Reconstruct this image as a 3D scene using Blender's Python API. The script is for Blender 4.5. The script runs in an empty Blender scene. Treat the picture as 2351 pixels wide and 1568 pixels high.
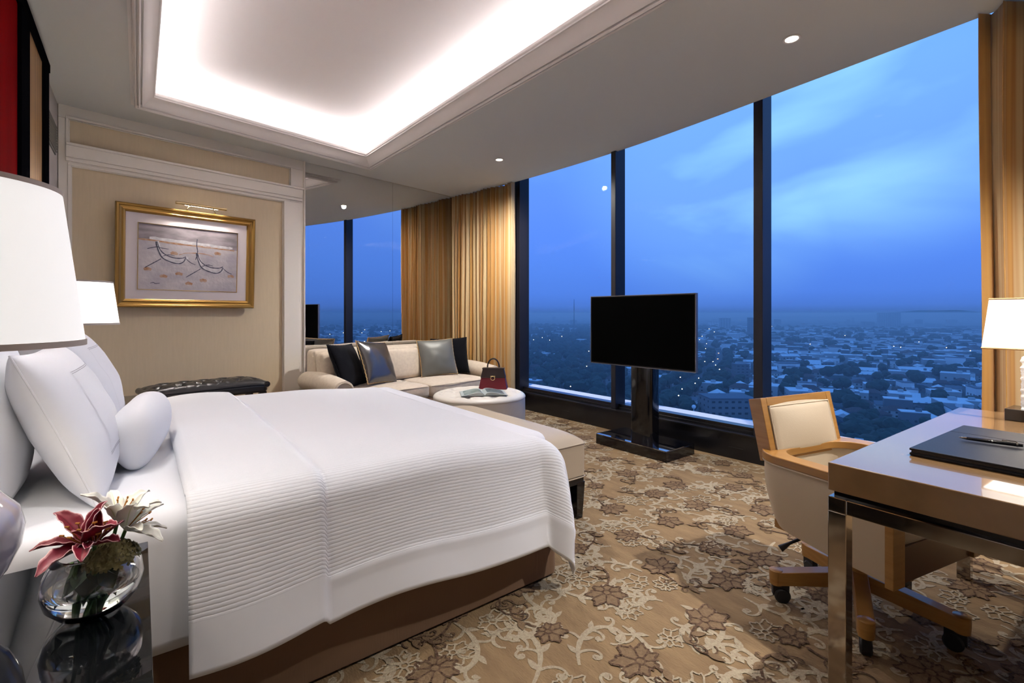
import bpy, bmesh, math, random
from mathutils import Vector, Matrix, noise
from mathutils.geometry import tessellate_polygon
PI = math.pi
sc = bpy.context.scene
COL = sc.collection
rnd = random.Random(7)

# ------------------------------------------------------------------ camera
H = 1.17
YAW = math.radians(37.8)
FPX = 1104.0
cam_d = bpy.data.cameras.new('camera'); cam = bpy.data.objects.new('camera', cam_d); COL.objects.link(cam)
cam.location = (0, 0, H); cam.rotation_euler = (PI/2, 0, -YAW)
cam_d.sensor_width = 36; cam_d.lens = FPX/2351*36
cam_d.shift_y = -64/2351
cam_d.clip_start = .05; cam_d.clip_end = 20000
sc.camera = cam
sc.view_settings.view_transform = 'Standard'; sc.view_settings.look = 'None'
sc.view_settings.exposure = 0.5; sc.view_settings.gamma = 1; sc.view_settings.use_curve_mapping = False

# ------------------------------------------------------------------ world: dusk sky
w = bpy.data.worlds.new('dusk'); sc.world = w; w.use_nodes = True
nt = w.node_tree; nt.nodes.clear()
N = nt.nodes.new; L = nt.links.new
tc = N('ShaderNodeTexCoord'); sx = N('ShaderNodeSeparateXYZ'); L(tc.outputs['Generated'], sx.inputs[0])
ramp = N('ShaderNodeValToRGB'); L(sx.outputs['Z'], ramp.inputs[0])
e = ramp.color_ramp.elements
e[0].position = 0.0; e[0].color = (.042, .11, .34, 1)
e[1].position = .60; e[1].color = (.07, .30, 1.0, 1)
for p, c in ((.014, (.064, .172, .60)), (.04, (.076, .208, .74)), (.10, (.088, .24, .84)), (.22, (.112, .28, .97)), (.38, (.13, .34, 1.0))):
    q = e.new(p); q.color = (*c, 1)
mp = N('ShaderNodeMapping'); mp.inputs['Scale'].default_value = (1.6, 1.6, 4.2); L(tc.outputs['Generated'], mp.inputs[0])
nz = N('ShaderNodeTexNoise'); nz.inputs['Scale'].default_value = 1.3; nz.inputs['Detail'].default_value = 5; nz.inputs['Distortion'].default_value = .5
nz.inputs['Roughness'].default_value = .45
L(mp.outputs[0], nz.inputs['Vector'])
cr = N('ShaderNodeValToRGB'); L(nz.outputs['Fac'], cr.inputs[0])
cr.color_ramp.elements[0].position = .47; cr.color_ramp.elements[0].color = (0, 0, 0, 1)
cr.color_ramp.elements[1].position = .70; cr.color_ramp.elements[1].color = (1, 1, 1, 1)
mz = N('ShaderNodeMapRange'); mz.inputs['From Min'].default_value = .12; mz.inputs['From Max'].default_value = .33; L(sx.outputs['Z'], mz.inputs['Value'])
def glowdir(v, lo_, hi_):      # broad thinner patch of cloud in one part of the sky
    vm = N('ShaderNodeVectorMath'); vm.operation = 'DOT_PRODUCT'; nv_ = Vector(v).normalized(); vm.inputs[1].default_value = nv_
    nn_ = N('ShaderNodeVectorMath'); nn_.operation = 'NORMALIZE'; L(tc.outputs['Generated'], nn_.inputs[0]); L(nn_.outputs[0], vm.inputs[0])
    r_ = N('ShaderNodeMapRange'); r_.interpolation_type = 'SMOOTHSTEP'; r_.inputs['From Min'].default_value = lo_; r_.inputs['From Max'].default_value = hi_; L(vm.outputs['Value'], r_.inputs['Value']); return r_.outputs[0]
g1 = glowdir((.945, .533, .335), .95, 1.0); g2 = glowdir((1.17, .36, .56), .93, 1.0)
ga = N('ShaderNodeMath'); ga.operation = 'MAXIMUM'; L(g1, ga.inputs[0]); L(g2, ga.inputs[1])
gb = N('ShaderNodeMath'); gb.operation = 'MULTIPLY_ADD'; L(cr.outputs[0], gb.inputs[0]); gb.inputs[1].default_value = .62; gb.inputs[2].default_value = .22
gc = N('ShaderNodeMath'); gc.operation = 'MULTIPLY'; L(ga.outputs[0], gc.inputs[0]); L(gb.outputs[0], gc.inputs[1])
mm = N('ShaderNodeMath'); mm.operation = 'MULTIPLY_ADD'; L(cr.outputs[0], mm.inputs[0]); L(mz.outputs[0], mm.inputs[1])
mm.inputs[1].default_value = .2
ms = N('ShaderNodeMath'); ms.operation = 'MULTIPLY'; L(mz.outputs[0], ms.inputs[0]); ms.inputs[1].default_value = .30; L(ms.outputs[0], mm.inputs[1]); L(gc.outputs[0], mm.inputs[2])
mix = N('ShaderNodeMixRGB'); L(mm.outputs[0], mix.inputs[0]); L(ramp.outputs[0], mix.inputs[1]); mix.inputs[2].default_value = (.34, .74, 1.0, 1)
bg = N('ShaderNodeBackground'); L(mix.outputs[0], bg.inputs[0]); bg.inputs[1].default_value = .80
wo = N('ShaderNodeOutputWorld'); L(bg.outputs[0], wo.inputs[0])

# ------------------------------------------------------------------ room constants
C = 2.80                       # soffit height
def wy(x): return 5.12+.18*(x+.5)      # picture wall line
WA = math.atan(.18)            # its angle
XL = -.50                      # headboard wall
YB = -2.0                      # wall behind
def wx(y): return 3.84-.024*y  # line of the low window plinth
HOUSE_N = 300

# ------------------------------------------------------------------ helpers
def mat(name, col, rough=.6, metal=0, spec=.5, coat=0, bump=None, var=None, emis=None, emis_s=0, sheen=0, trans=0, ior=1.45, aniso=0, alpha=1):
    m = bpy.data.materials.new(name); m.use_nodes = True
    t = m.node_tree; b = t.nodes['Principled BSDF']
    b.inputs['Base Color'].default_value = (*col, 1); b.inputs['Roughness'].default_value = rough
    b.inputs['Metallic'].default_value = metal; b.inputs['Specular IOR Level'].default_value = spec
    b.inputs['Coat Weight'].default_value = coat; b.inputs['Coat Roughness'].default_value = .04
    b.inputs['Sheen Weight'].default_value = sheen; b.inputs['Transmission Weight'].default_value = trans
    b.inputs['IOR'].default_value = ior; b.inputs['Anisotropic'].default_value = aniso
    if emis: b.inputs['Emission Color'].default_value = (*emis, 1); b.inputs['Emission Strength'].default_value = emis_s
    tcn = t.nodes.new('ShaderNodeTexCoord')
    if var:      # (scale, colour2, stretch)
        n = t.nodes.new('ShaderNodeTexNoise'); n.inputs['Scale'].default_value = var[0]; n.inputs['Detail'].default_value = 4
        mpn = t.nodes.new('ShaderNodeMapping'); mpn.inputs['Scale'].default_value = var[2] if len(var) > 2 else (1, 1, 1)
        t.links.new(tcn.outputs['Object'], mpn.inputs[0]); t.links.new(mpn.outputs[0], n.inputs['Vector'])
        r = t.nodes.new('ShaderNodeValToRGB'); r.color_ramp.elements[0].position = .35; r.color_ramp.elements[1].position = .65
        r.color_ramp.elements[0].color = (*col, 1); r.color_ramp.elements[1].color = (*var[1], 1)
        t.links.new(n.outputs['Fac'], r.inputs[0]); t.links.new(r.outputs[0], b.inputs['Base Color'])
    if bump:     # (scale, strength)
        n = t.nodes.new('ShaderNodeTexNoise'); n.inputs['Scale'].default_value = bump[0]; n.inputs['Detail'].default_value = 5
        mpn = t.nodes.new('ShaderNodeMapping'); mpn.inputs['Scale'].default_value = bump[2] if len(bump) > 2 else (1, 1, 1)
        t.links.new(tcn.outputs['Object'], mpn.inputs[0]); t.links.new(mpn.outputs[0], n.inputs['Vector'])
        bp = t.nodes.new('ShaderNodeBump'); bp.inputs['Strength'].default_value = bump[1]; bp.inputs['Distance'].default_value = .01
        t.links.new(n.outputs['Fac'], bp.inputs['Height']); t.links.new(bp.outputs[0], b.inputs['Normal'])
    return m

def tag(o, label=None, cat=None, group=None, kind=None):
    if label: o['label'] = label
    if cat: o['category'] = cat
    if group: o['group'] = group
    if kind: o['kind'] = kind
    return o
def empty(name, label, cat, loc=(0, 0, 0), rz=0, group=None):
    o = bpy.data.objects.new(name, None); COL.objects.link(o); o.location = loc; o.rotation_euler = (0, 0, rz)
    o.empty_display_size = .1
    return tag(o, label, cat, group)
def copy_tree(o, parent=None):
    c = o.copy(); COL.objects.link(c)
    if parent: c.parent = parent
    for ch in list(KIDS.get(o.name, [])):
        copy_tree(ch, c); 
    KIDS[c.name] = [k for k in c.children]
    return c
KIDS = {}

class MB:
    def __init__(s): s.v = []; s.f = []; s.m = []; s.uv = {}
    def add(s, vs, fs, mi=0, M=None):
        b = len(s.v)
        for p in vs: s.v.append(tuple(M @ Vector(p)) if M else tuple(p))
        for f in fs: s.f.append(tuple(i+b for i in f)); s.m.append(mi)
        return s
    def box(s, x0, y0, z0, x1, y1, z1, mi=0, M=None):
        vs = [(x0,y0,z0),(x1,y0,z0),(x1,y1,z0),(x0,y1,z0),(x0,y0,z1),(x1,y0,z1),(x1,y1,z1),(x0,y1,z1)]
        return s.add(vs, [(0,3,2,1),(4,5,6,7),(0,1,5,4),(1,2,6,5),(2,3,7,6),(3,0,4,7)], mi, M)
    def prism(s, poly, z0, z1, mi=0, M=None, top=None):
        n = len(poly); top = top or poly
        vs = [(x, y, z0) for x, y in poly]+[(x, y, z1) for x, y in top]
        fs = [tuple(range(n-1, -1, -1)), tuple(range(n, 2*n))]+[(i, (i+1) % n, n+(i+1) % n, n+i) for i in range(n)]
        return s.add(vs, fs, mi, M)
    def lathe(s, prof, seg=32, mi=0, M=None, cap=True):
        vs = []; fs = []; n = len(prof)
        for i in range(seg):
            a = 2*PI*i/seg
            for r, z in prof: vs.append((r*math.cos(a), r*math.sin(a), z))
        for i in range(seg):
            j = (i+1) % seg
            for k in range(n-1): fs.append((i*n+k, j*n+k, j*n+k+1, i*n+k+1))
        if cap:
            if prof[0][0] > 1e-6: fs.append(tuple(i*n for i in range(seg-1, -1, -1)))
            if prof[-1][0] > 1e-6: fs.append(tuple(i*n+n-1 for i in range(seg)))
        return s.add(vs, fs, mi, M)
    def tube(s, pts, r, seg=8, mi=0, M=None, closed=False, flat=1.0):
        pts = [Vector(p) for p in pts]; n = len(pts); vs = []; fs = []
        up = Vector((0, 0, 1)); prev = None
        for i, p in enumerate(pts):
            if closed: t = pts[(i+1) % n]-pts[i-1]
            else: t = pts[min(i+1, n-1)]-pts[max(i-1, 0)]
            t.normalize()
            if prev is None:
                a = up if abs(t.z) < .9 else Vector((1, 0, 0)); u = t.cross(a).normalized()
            else:
                u = (prev-t*prev.dot(t)).normalized()
            prev = u; vv = t.cross(u)
            rr = r(i/(n-1)) if callable(r) else r
            for k in range(seg):
                a = 2*PI*k/seg; vs.append(p+u*math.cos(a)*rr+vv*math.sin(a)*rr*flat)
        rng = n if closed else n-1
        for i in range(rng):
            j = (i+1) % n
            for k in range(seg): fs.append((i*seg+k, i*seg+(k+1) % seg, j*seg+(k+1) % seg, j*seg+k))
        if not closed: fs.append(tuple(range(seg-1, -1, -1))); fs.append(tuple((n-1)*seg+k for k in range(seg)))
        return s.add(vs, fs, mi, M)
    def grid(s, fn, nu, nv, mi=0, M=None, flip=False):
        vs = [fn(i/nu, j/nv) for i in range(nu+1) for j in range(nv+1)]
        fs = []
        for i in range(nu):
            for j in range(nv):
                a = i*(nv+1)+j; q = (a, a+nv+1, a+nv+2, a+1); fs.append(q[::-1] if flip else q)
        return s.add(vs, fs, mi, M)
    def build(s, name, mats, parent=None, smooth=False, bevel=0, sub=0, seg=2, merge=0, angle=40, loc=None, rot=None, solid=0):
        me = bpy.data.meshes.new(name); me.from_pydata(s.v, [], s.f)
        if not isinstance(mats, (list, tuple)): mats = [mats]
        for m in mats: me.materials.append(m)
        me.polygons.foreach_set('material_index', s.m)
        if merge:
            bm = bmesh.new(); bm.from_mesh(me); bmesh.ops.remove_doubles(bm, verts=bm.verts, dist=merge)
            bmesh.ops.recalc_face_normals(bm, faces=bm.faces); bm.to_mesh(me); bm.free()
        me.update()
        o = bpy.data.objects.new(name, me); COL.objects.link(o)
        if parent: o.parent = parent; KIDS.setdefault(parent.name, []).append(o)
        if loc: o.location = loc
        if rot: o.rotation_euler = rot
        if smooth:
            me.polygons.foreach_set('use_smooth', [True]*len(me.polygons))
            if angle < 180: me.set_sharp_from_angle(angle=math.radians(angle))
        if solid: m = o.modifiers.new('solid', 'SOLIDIFY'); m.thickness = solid; m.offset = 0
        if bevel: m = o.modifiers.new('bevel', 'BEVEL'); m.width = bevel; m.segments = seg; m.limit_method = 'ANGLE'; m.harden_normals = False
        if sub: m = o.modifiers.new('sub', 'SUBSURF'); m.levels = sub; m.render_levels = sub
        return o
def struct(name, o): o.name = name; o['kind'] = 'structure'; return o
def T(x, y, z): return Matrix.Translation((x, y, z))
def RZ(a): return Matrix.Rotation(a, 4, 'Z')
def RX(a): return Matrix.Rotation(a, 4, 'X')
def RY(a): return Matrix.Rotation(a, 4, 'Y')
def sm(a, b, x):
    t = max(0, min(1, (x-a)/(b-a))); return t*t*(3-2*t)
def fb(p, sc_=1): return noise.noise(Vector(p)*sc_)

# ------------------------------------------------------------------ materials
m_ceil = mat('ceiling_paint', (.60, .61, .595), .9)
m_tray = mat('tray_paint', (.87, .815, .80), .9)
m_mould = mat('moulding_paint', (.72, .685, .66), .45)
m_frame = mat('cream_panelling', (.82, .77, .68), .45)
m_wall = mat('tan_wallcovering', (.67, .55, .37), .85, bump=(380, .12), var=(60, (.645, .53, .355), (1, 1, .1)))
m_hw = mat('headboard_wall_paint', (.55, .52, .49), .8)
m_black = mat('black_lacquer', (.004, .004, .006), .12, spec=.5, coat=.5)
m_bronze = mat('dark_window_metal', (.012, .012, .018), .35, metal=.0, spec=.5)
m_navy = m_bronze
m_sill = mat('outer_sill_metal', (.75, .78, .85), .4)
m_bglass = mat('black_glass', (.003, .003, .005), .03, spec=1, coat=1, ior=2.2)
m_white = mat('white_linen', (.78, .795, .84), .85, sheen=.1, bump=(7, .12))
m_led = mat('led_strip', (1, 1, 1), .5, emis=(.985, .965, 1), emis_s=18)
m_bulb = mat('lit_bulb', (1, 1, 1), .5, emis=(1, .9, .75), emis_s=12)
m_chrome = mat('chrome', (.40, .36, .32), .08, metal=1)
m_gold = mat('antique_gold', (.42, .25, .07), .32, metal=.9, bump=(60, .1))
m_brass = mat('polished_brass', (.75, .60, .33), .18, metal=1)
m_cream = mat('cream_leather', (.46, .38, .275), .42, spec=.4, bump=(160, .05))
m_wood = mat('honey_wood', (.27, .128, .028), .35, coat=.25, var=(6, (.33, .165, .042), (1, 1, 14)))
m_veneer = mat('glossy_veneer', (.24, .14, .062), .22, coat=1, spec=.7, var=(9, (.20, .115, .05), (18, 1, 1)))
m_sofa = mat('cream_chenille', (.66, .56, .43), .9, sheen=.25, bump=(240, .25), var=(35, (.60, .50, .385)))
m_skirt = mat('taupe_bed_skirt', (.18, .105, .06), .9, bump=(40, .1, (6, 6, .3)))
m_bag_r = mat('burgundy_leather', (.16, .012, .022), .38, coat=.2)
m_bag_d = mat('dark_brown_leather', (.022, .012, .012), .4, coat=.15)
m_blackleather = mat('black_leather', (.010, .010, .012), .28, spec=.6, bump=(90, .06))
m_velvet = mat('black_velvet', (.004, .004, .006), .9, spec=.1, sheen=.06)
m_satin = mat('pewter_satin', (.13, .125, .125), .27, metal=.75, aniso=.4)
m_satin2 = mat('grey_green_satin', (.13, .13, .115), .45, metal=.3, sheen=.2)
m_rope = mat('gold_rope', (.50, .32, .14), .6)
m_rubber = mat('black_plastic', (.01, .01, .012), .45)
m_ott = mat('ivory_leather', (.70, .655, .58), .4, bump=(120, .04))

def glass_mat(name, f=.06, col=(1, 1, 1)):
    m = bpy.data.materials.new(name); m.use_nodes = True; t = m.node_tree; t.nodes.clear()
    tr = t.nodes.new('ShaderNodeBsdfTransparent'); tr.inputs[0].default_value = (*col, 1)
    gl = t.nodes.new('ShaderNodeBsdfGlossy'); gl.inputs['Roughness'].default_value = .01
    fr = t.nodes.new('ShaderNodeFresnel'); fr.inputs[0].default_value = 1+f*5
    mx = t.nodes.new('ShaderNodeMixShader'); o = t.nodes.new('ShaderNodeOutputMaterial')
    t.links.new(fr.outputs[0], mx.inputs[0]); t.links.new(tr.outputs[0], mx.inputs[1]); t.links.new(gl.outputs[0], mx.inputs[2]); t.links.new(mx.outputs[0], o.inputs[0])
    return m
m_pane = glass_mat('window_glass', .022)
m_clear = glass_mat('clear_glass', .09, (.93, .95, .95))
m_mirror = mat('mirror_silver', (.80, .80, .79), .0, metal=1)

def shade_mat(name, s, col=(1, .985, .95)):
    m = bpy.data.materials.new(name); m.use_nodes = True; t = m.node_tree; b = t.nodes['Principled BSDF']
    b.inputs['Base Color'].default_value = (.85, .85, .85, 1); b.inputs['Roughness'].default_value = .9
    b.inputs['Emission Color'].default_value = (*col, 1); b.inputs['Emission Strength'].default_value = s
    tcn = t.nodes.new('ShaderNodeTexCoord')
    wv = t.nodes.new('ShaderNodeTexNoise'); wv.inputs['Scale'].default_value = 400
    bp = t.nodes.new('ShaderNodeBump'); bp.inputs['Strength'].default_value = .1; t.links.new(tcn.outputs['Object'], wv.inputs['Vector']); t.links.new(wv.outputs['Fac'], bp.inputs['Height']); t.links.new(bp.outputs[0], b.inputs['Normal'])
    return m

def stripe_mat(name, cols, scale, rough=.55, uvx=True, sheen=.2):
    """vertical bands along the cloth's own width (UV x)"""
    m = bpy.data.materials.new(name); m.use_nodes = True; t = m.node_tree; b = t.nodes['Principled BSDF']
    b.inputs['Roughness'].default_value = rough; b.inputs['Sheen Weight'].default_value = sheen
    uv = t.nodes.new('ShaderNodeUVMap'); mp_ = t.nodes.new('ShaderNodeMapping'); mp_.inputs['Scale'].default_value = (scale, .05, 1)
    t.links.new(uv.outputs[0], mp_.inputs[0])
    n = t.nodes.new('ShaderNodeTexNoise'); n.inputs['Scale'].default_value = 1; n.inputs['Detail'].default_value = 3; n.inputs['Roughness'].default_value = .7
    t.links.new(mp_.outputs[0], n.inputs['Vector'])
    r = t.nodes.new('ShaderNodeValToRGB'); t.links.new(n.outputs['Fac'], r.inputs[0])
    el = r.color_ramp.elements; el[0].position = .30; el[0].color = (*cols[0], 1); el[1].position = .72; el[1].color = (*cols[-1], 1)
    for i, c in enumerate(cols[1:-1]): q = el.new(.30+.42*(i+1)/(len(cols)-1)); q.color = (*c, 1)
    t.links.new(r.outputs[0], b.inputs['Base Color'])
    return m
m_curtain = stripe_mat('gold_stripe_silk', [(.36, .15, .025), (.52, .29, .08), (.40, .19, .045), (.58, .45, .25), (.44, .22, .05), (.53, .39, .19)], 26)

# ================================================================== ROOM SHELL
# ---- carpet with woven scrolls and blossoms
m_carpet = mat('carpet_pile', (.245, .165, .088), .95, spec=.1, bump=(150, .6, (1, .35, 1)), var=(16, (.195, .128, .070), (1.3, .35, 1)))
m_cvine = mat('carpet_cream_vine', (.37, .315, .215), .95, spec=.1, bump=(150, .6), var=(90, (.31, .245, .17)))
m_cdark = mat('carpet_brown_outline', (.060, .034, .022), .95, spec=.1, bump=(150, .6), var=(110, (.15, .095, .06)))
m_cshade = mat('carpet_brown_fill', (.165, .108, .062), .95, spec=.1, bump=(150, .6), var=(60, (.20, .135, .078)))
fl = MB()
fl.add([(XL-.05, YB-.05, 0), (4.0, YB-.05, 0), (4.0, 6.0, 0), (XL-.05, 6.0, 0)], [(0, 1, 2, 3)], 0)
FX0, FX1, FY0, FY1 = -.45, wx(2)-.01, .05, 5.0
ZC = [0]
def ribbon(pts, wd, mi, z):
    ZC[0] += 1; z = z+(ZC[0] % 60)*1.2e-5
    if not all(FX0+.03 < p[0] < FX1-.03 and FY0 < p[1] < FY1 for p in pts): return
    vs = []; fs = []; n = len(pts)
    for i, p in enumerate(pts):
        a = pts[max(0, i-1)]; b = pts[min(n-1, i+1)]
        dx, dy = b[0]-a[0], b[1]-a[1]; l = math.hypot(dx, dy) or 1
        ww = wd(i/(n-1)) if callable(wd) else wd
        j = 1+.35*fb((p[0]*60, p[1]*60, mi))
        vs += [(p[0]-dy/l*ww*j, p[1]+dx/l*ww*j, z), (p[0]+dy/l*ww*j, p[1]-dx/l*ww*j, z)]
    for i in range(n-1): fs.append((2*i, 2*i+1, 2*i+3, 2*i+2))
    fl.add(vs, fs, mi)
def blob(pts, mi, z):
    ZC[0] += 1; z = z+(ZC[0] % 60)*1.2e-5
    if not all(FX0+.03 < p[0] < FX1-.03 and FY0 < p[1] < FY1 for p in pts): return
    cx_ = sum(p[0] for p in pts)/len(pts); cy_ = sum(p[1] for p in pts)/len(pts)
    n = len(pts); fl.add([(cx_, cy_, z)]+[(x, y, z) for x, y in pts], [(0, i+1, (i+1) % n+1) for i in range(n)], mi)
def spiral(x, y, a, L_, curl, n=22):
    pts = []; ds = L_/n
    for i in range(n+1):
        pts.append((x, y)); t = i/n
        a += curl*(.25+2.4*t*t)*ds/L_*2.2; x += math.cos(a)*ds; y += math.sin(a)*ds
    return pts
def leaf(x, y, a, l_, wd, mi, z):
    pts = []
    for i in range(9): t = i/8; pts.append((t*l_, wd*math.sin(PI*t**.8)))
    for i in range(7, 0, -1): t = i/8; pts.append((t*l_, -wd*.8*math.sin(PI*t**.8)))
    ca, sa = math.cos(a), math.sin(a); blob([(x+px*ca-py*sa, y+px*sa+py*ca) for px, py in pts], mi, z)
def blossom(x, y, a, R_, outline, fill, z):
    n = rnd.choice((6, 7, 8)); pts = []
    for i in range(n*8):
        t = i/(n*8)*2*PI; r = R_*(.62+.38*abs(math.sin(n*t/2))**.6)*(1+.12*math.sin(n*t*2+1))
        r *= 1+.25*math.cos(t); pts.append((x+r*math.cos(t+a), y+r*math.sin(t+a)*.85))
    if fill is not None: blob(pts, fill, z)
    ribbon(pts+[pts[0]], lambda t: .0042*(R_/.08)**.5, outline, z+.0008)
    for k in range(n):
        t = 2*PI*k/n+a; ribbon([(x+R_*q*math.cos(t), y+R_*q*.85*math.sin(t)) for q in (.22, .4, .62, .8)], .0034, outline, z+.0008)
    for q in (.2,): ribbon([(x+R_*q*math.cos(t*PI/6), y+R_*q*math.sin(t*PI/6)) for t in range(13)], .0034, outline, z+.0008)
def vine(x, y, a, s, mi, z, wd):
    c = rnd.choice((-1, 1)); main = spiral(x, y, a, .42*s, c*2.3, 30)
    ribbon(main, lambda t: wd*(.55+.75*math.sin(PI*min(1, t*1.02))**.7), mi, z)
    for k in (4, 9, 14, 19, 23):
        px, py = main[k]; qx, qy = main[k+1]; aa = math.atan2(qy-py, qx-px); sd = 1 if k % 2 else -1
        sub = spiral(px, py, aa+sd*.75, (.17-.003*k)*s, sd*3.0, 16)
        ribbon(sub, lambda t: wd*.8*(1.1-t*.55), mi, z)
        leaf(sub[-1][0], sub[-1][1], aa+sd*2.6, .028*s, .010*s, mi, z)
        leaf(px, py, aa-sd*.8, .055*s, .012*s, mi, z)
gx = .235
iy = 0
yy = FY0+.05
while yy < FY1-.1:
    xx = FX0+.1+(iy % 2)*gx/2
    while xx < FX1:
        x = xx+rnd.uniform(-.04, .04); y = yy+rnd.uniform(-.04, .04); a = rnd.uniform(0, 2*PI)
        vine(x, y, a, rnd.uniform(.8, 1.2), 1, .0012, .0078)
        if rnd.random() < .45: blossom(x+.1*math.cos(a+2), y+.1*math.sin(a+2), a, rnd.uniform(.05, .075), 1, None, .0014)
        xx += gx
    iy += 1; yy += gx*.9
yy = FY0+.1; iy = 0
while yy < FY1-.1:
    xx = FX0+.15+(iy % 2)*.18
    while xx < FX1:
        x = xx+rnd.uniform(-.06, .06); y = yy+rnd.uniform(-.06, .06); a = rnd.uniform(0, 2*PI)
        blossom(x, y, a, rnd.uniform(.058, .085), 2, 3, .0026)
        st = spiral(x-.05*math.cos(a), y-.05*math.sin(a), a+PI+rnd.uniform(-.5, .5), .26, rnd.choice((-1, 1))*2.0, 18)
        ribbon(st, lambda t: .0045*(1.1-.4*t), 2, .0034)
        for k in (5, 9, 13):
            leaf(st[k][0], st[k][1], rnd.uniform(0, 2*PI), .06, .016, 3, .0042)
            ribbon(spiral(st[k][0], st[k][1], rnd.uniform(0, 2*PI), .09, rnd.choice((-2.5, 2.5)), 10), .0028, 2, .0052)
        xx += .36
    iy += 1; yy += .30
struct('floor', fl.build('floor', [m_carpet, m_cvine, m_cdark, m_cshade]))

# ---- ceiling ring, tray, cove moulding
edge = [(-2.0, 3.50), (-.5, 3.58), (.5, 3.655), (1.1, 3.70), (1.7, 3.745), (2.4, 3.79), (3.1, 3.81), (3.8, 3.775), (4.5, 3.71), (5.2, 3.62), (5.9, 3.52)]
def cedge(y):
    for (a, xa), (b, xb) in zip(edge, edge[1:]):
        if a <= y <= b: return xa+(xb-xa)*(y-a)/(b-a)
    return edge[-1][1]
ys = [YB+i*(5.83-YB)/40 for i in range(41)]
def cs(y): return sum(cedge(max(YB, min(5.9, y+d))) for d in (-.4, -.2, 0, .2, .4))/5
outer = [(XL, YB)]+[(cs(y), y) for y in ys]+[(XL, wy(XL))]
LO = [(-.05, 4.74), (2.06, 5.22), (2.20, .30), (-.05, .30)]     # outer loop of the moulding
LI = [(.10, 4.63), (1.905, 4.99), (2.01, .45), (.10, .45)]      # lip of the lit tray
ce = MB()
allv = [Vector((x, y, 0)) for x, y in outer]; hv = [Vector((x, y, 0)) for x, y in LO]
tri = tessellate_polygon([allv, hv])
pts = outer+LO
ce.add([(x, y, C) for x, y in pts], [tuple(t) for t in tri], 0)
for i in range(1, 41):    # fascia above the curtain pocket
    a, b = outer[i], outer[i+1]; ce.add([(a[0], a[1], C), (b[0], b[1], C), (b[0], b[1], C+.42), (a[0], a[1], C+.42)], [(0, 1, 2, 3)], 0)
ce.box(XL-.1, YB-.1, C+.44, 4.1, 6.1, C+.55, 0)
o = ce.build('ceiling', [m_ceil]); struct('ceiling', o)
# tray ceiling
def loopat(wv): return [(a[0]+(b[0]-a[0])*wv, a[1]+(b[1]-a[1])*wv) for a, b in zip(LO, LI)]
tr_ = MB(); lp = loopat(-.35); tr_.add([(x, y, C+.25) for x, y in lp], [(0, 1, 2, 3)])
for i in range(4):
    a, b = lp[i], lp[(i+1) % 4]; tr_.add([(a[0], a[1], C+.05), (b[0], b[1], C+.05), (b[0], b[1], C+.25), (a[0], a[1], C+.25)], [(0, 1, 2, 3)])
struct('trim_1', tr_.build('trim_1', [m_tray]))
prof = [(-.35, .05), (.0, .05), (.85, .055), (.95, .055), (.95, .078), (1.0, .080), (1.0, .062), (.985, .056), (.96, .052), (.955, .042), (.90, .040), (.80, .030), (.70, .014), (.60, -.006), (.52, -.022), (.46, -.030),
        (.45, -.014), (.40, -.014), (.395, -.036), (.34, -.044), (.30, -.040), (.295, -.022), (.25, -.022), (.245, -.038), (.20, -.044), (.15, -.038), (.145, -.020), (.10, -.020), (.095, -.014), (.0, -.014), (.0, .004)]
mo = MB(); rings = [[(x, y, C+z) for x, y in loopat(wv)] for wv, z in prof]
nv = [p for r in rings for p in r]; nf = []
for k in range(len(rings)-1):
    for i in range(4): j = (i+1) % 4; nf.append((k*4+i, k*4+j, k*4+4+j, k*4+4+i))
mo.add(nv, nf); struct('trim_2', mo.build('trim_2', [m_mould], smooth=True, angle=16))
# led strips lying in the trough
ls = MB(); l1 = loopat(.45); l2 = loopat(.60)
for i in range(4):
    j = (i+1) % 4
    a, b, c, d = l1[i], l1[j], l2[j], l2[i]
    ls.add([(p[0], p[1], C+.074) for p in (a, b, c, d)]+[(p[0], p[1], C+.057) for p in (a, b, c, d)], [(0, 1, 2, 3), (7, 6, 5, 4), (0, 4, 5, 1), (1, 5, 6, 2), (2, 6, 7, 3), (3, 7, 4, 0)])
tag(ls.build('led_strip', [m_led]), 'hidden warm white light strip running round the ceiling cove', 'light strip')

# ---- walls
wl = MB(); wl.box(XL-.12, YB-.1, 0, XL, wy(XL)+.15, C+.44); struct('wall_left', wl.build('wall_left', [m_hw]))
wb = MB(); wb.box(XL-.1, YB-.12, 0, 4.1, YB, C+.44); struct('wall_back', wb.build('wall_back', [m_hw]))
wr = MB(); wr.box(3.9, YB, 0, 4.05, -.75, C+.44); struct('wall_right', wr.build('wall_right', [m_hw]))
MW = T(XL, wy(XL), 0) @ RZ(WA)           # wall-local frame: x along the wall, y into it
def u_of(px):                             # distance along the wall of the point seen in image column px
    k = (px-1175.5)/FPX; dx = math.sin(YAW)+math.cos(YAW)*k; dy = math.cos(YAW)-math.sin(YAW)*k
    t = wy(0)/(dy-.18*dx); x = dx*t; return (x-XL)/math.cos(WA)
U0, U1 = 0, u_of(697)                     # picture wall, ends at the mirror
UM = (3.62-XL)/math.cos(WA)
wf = MB(); wf.box(-.1, 0, 0, UM+.4, .12, C+.44, 0, MW)
struct('wall_far', wf.build('wall_far', [m_wall]))
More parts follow.
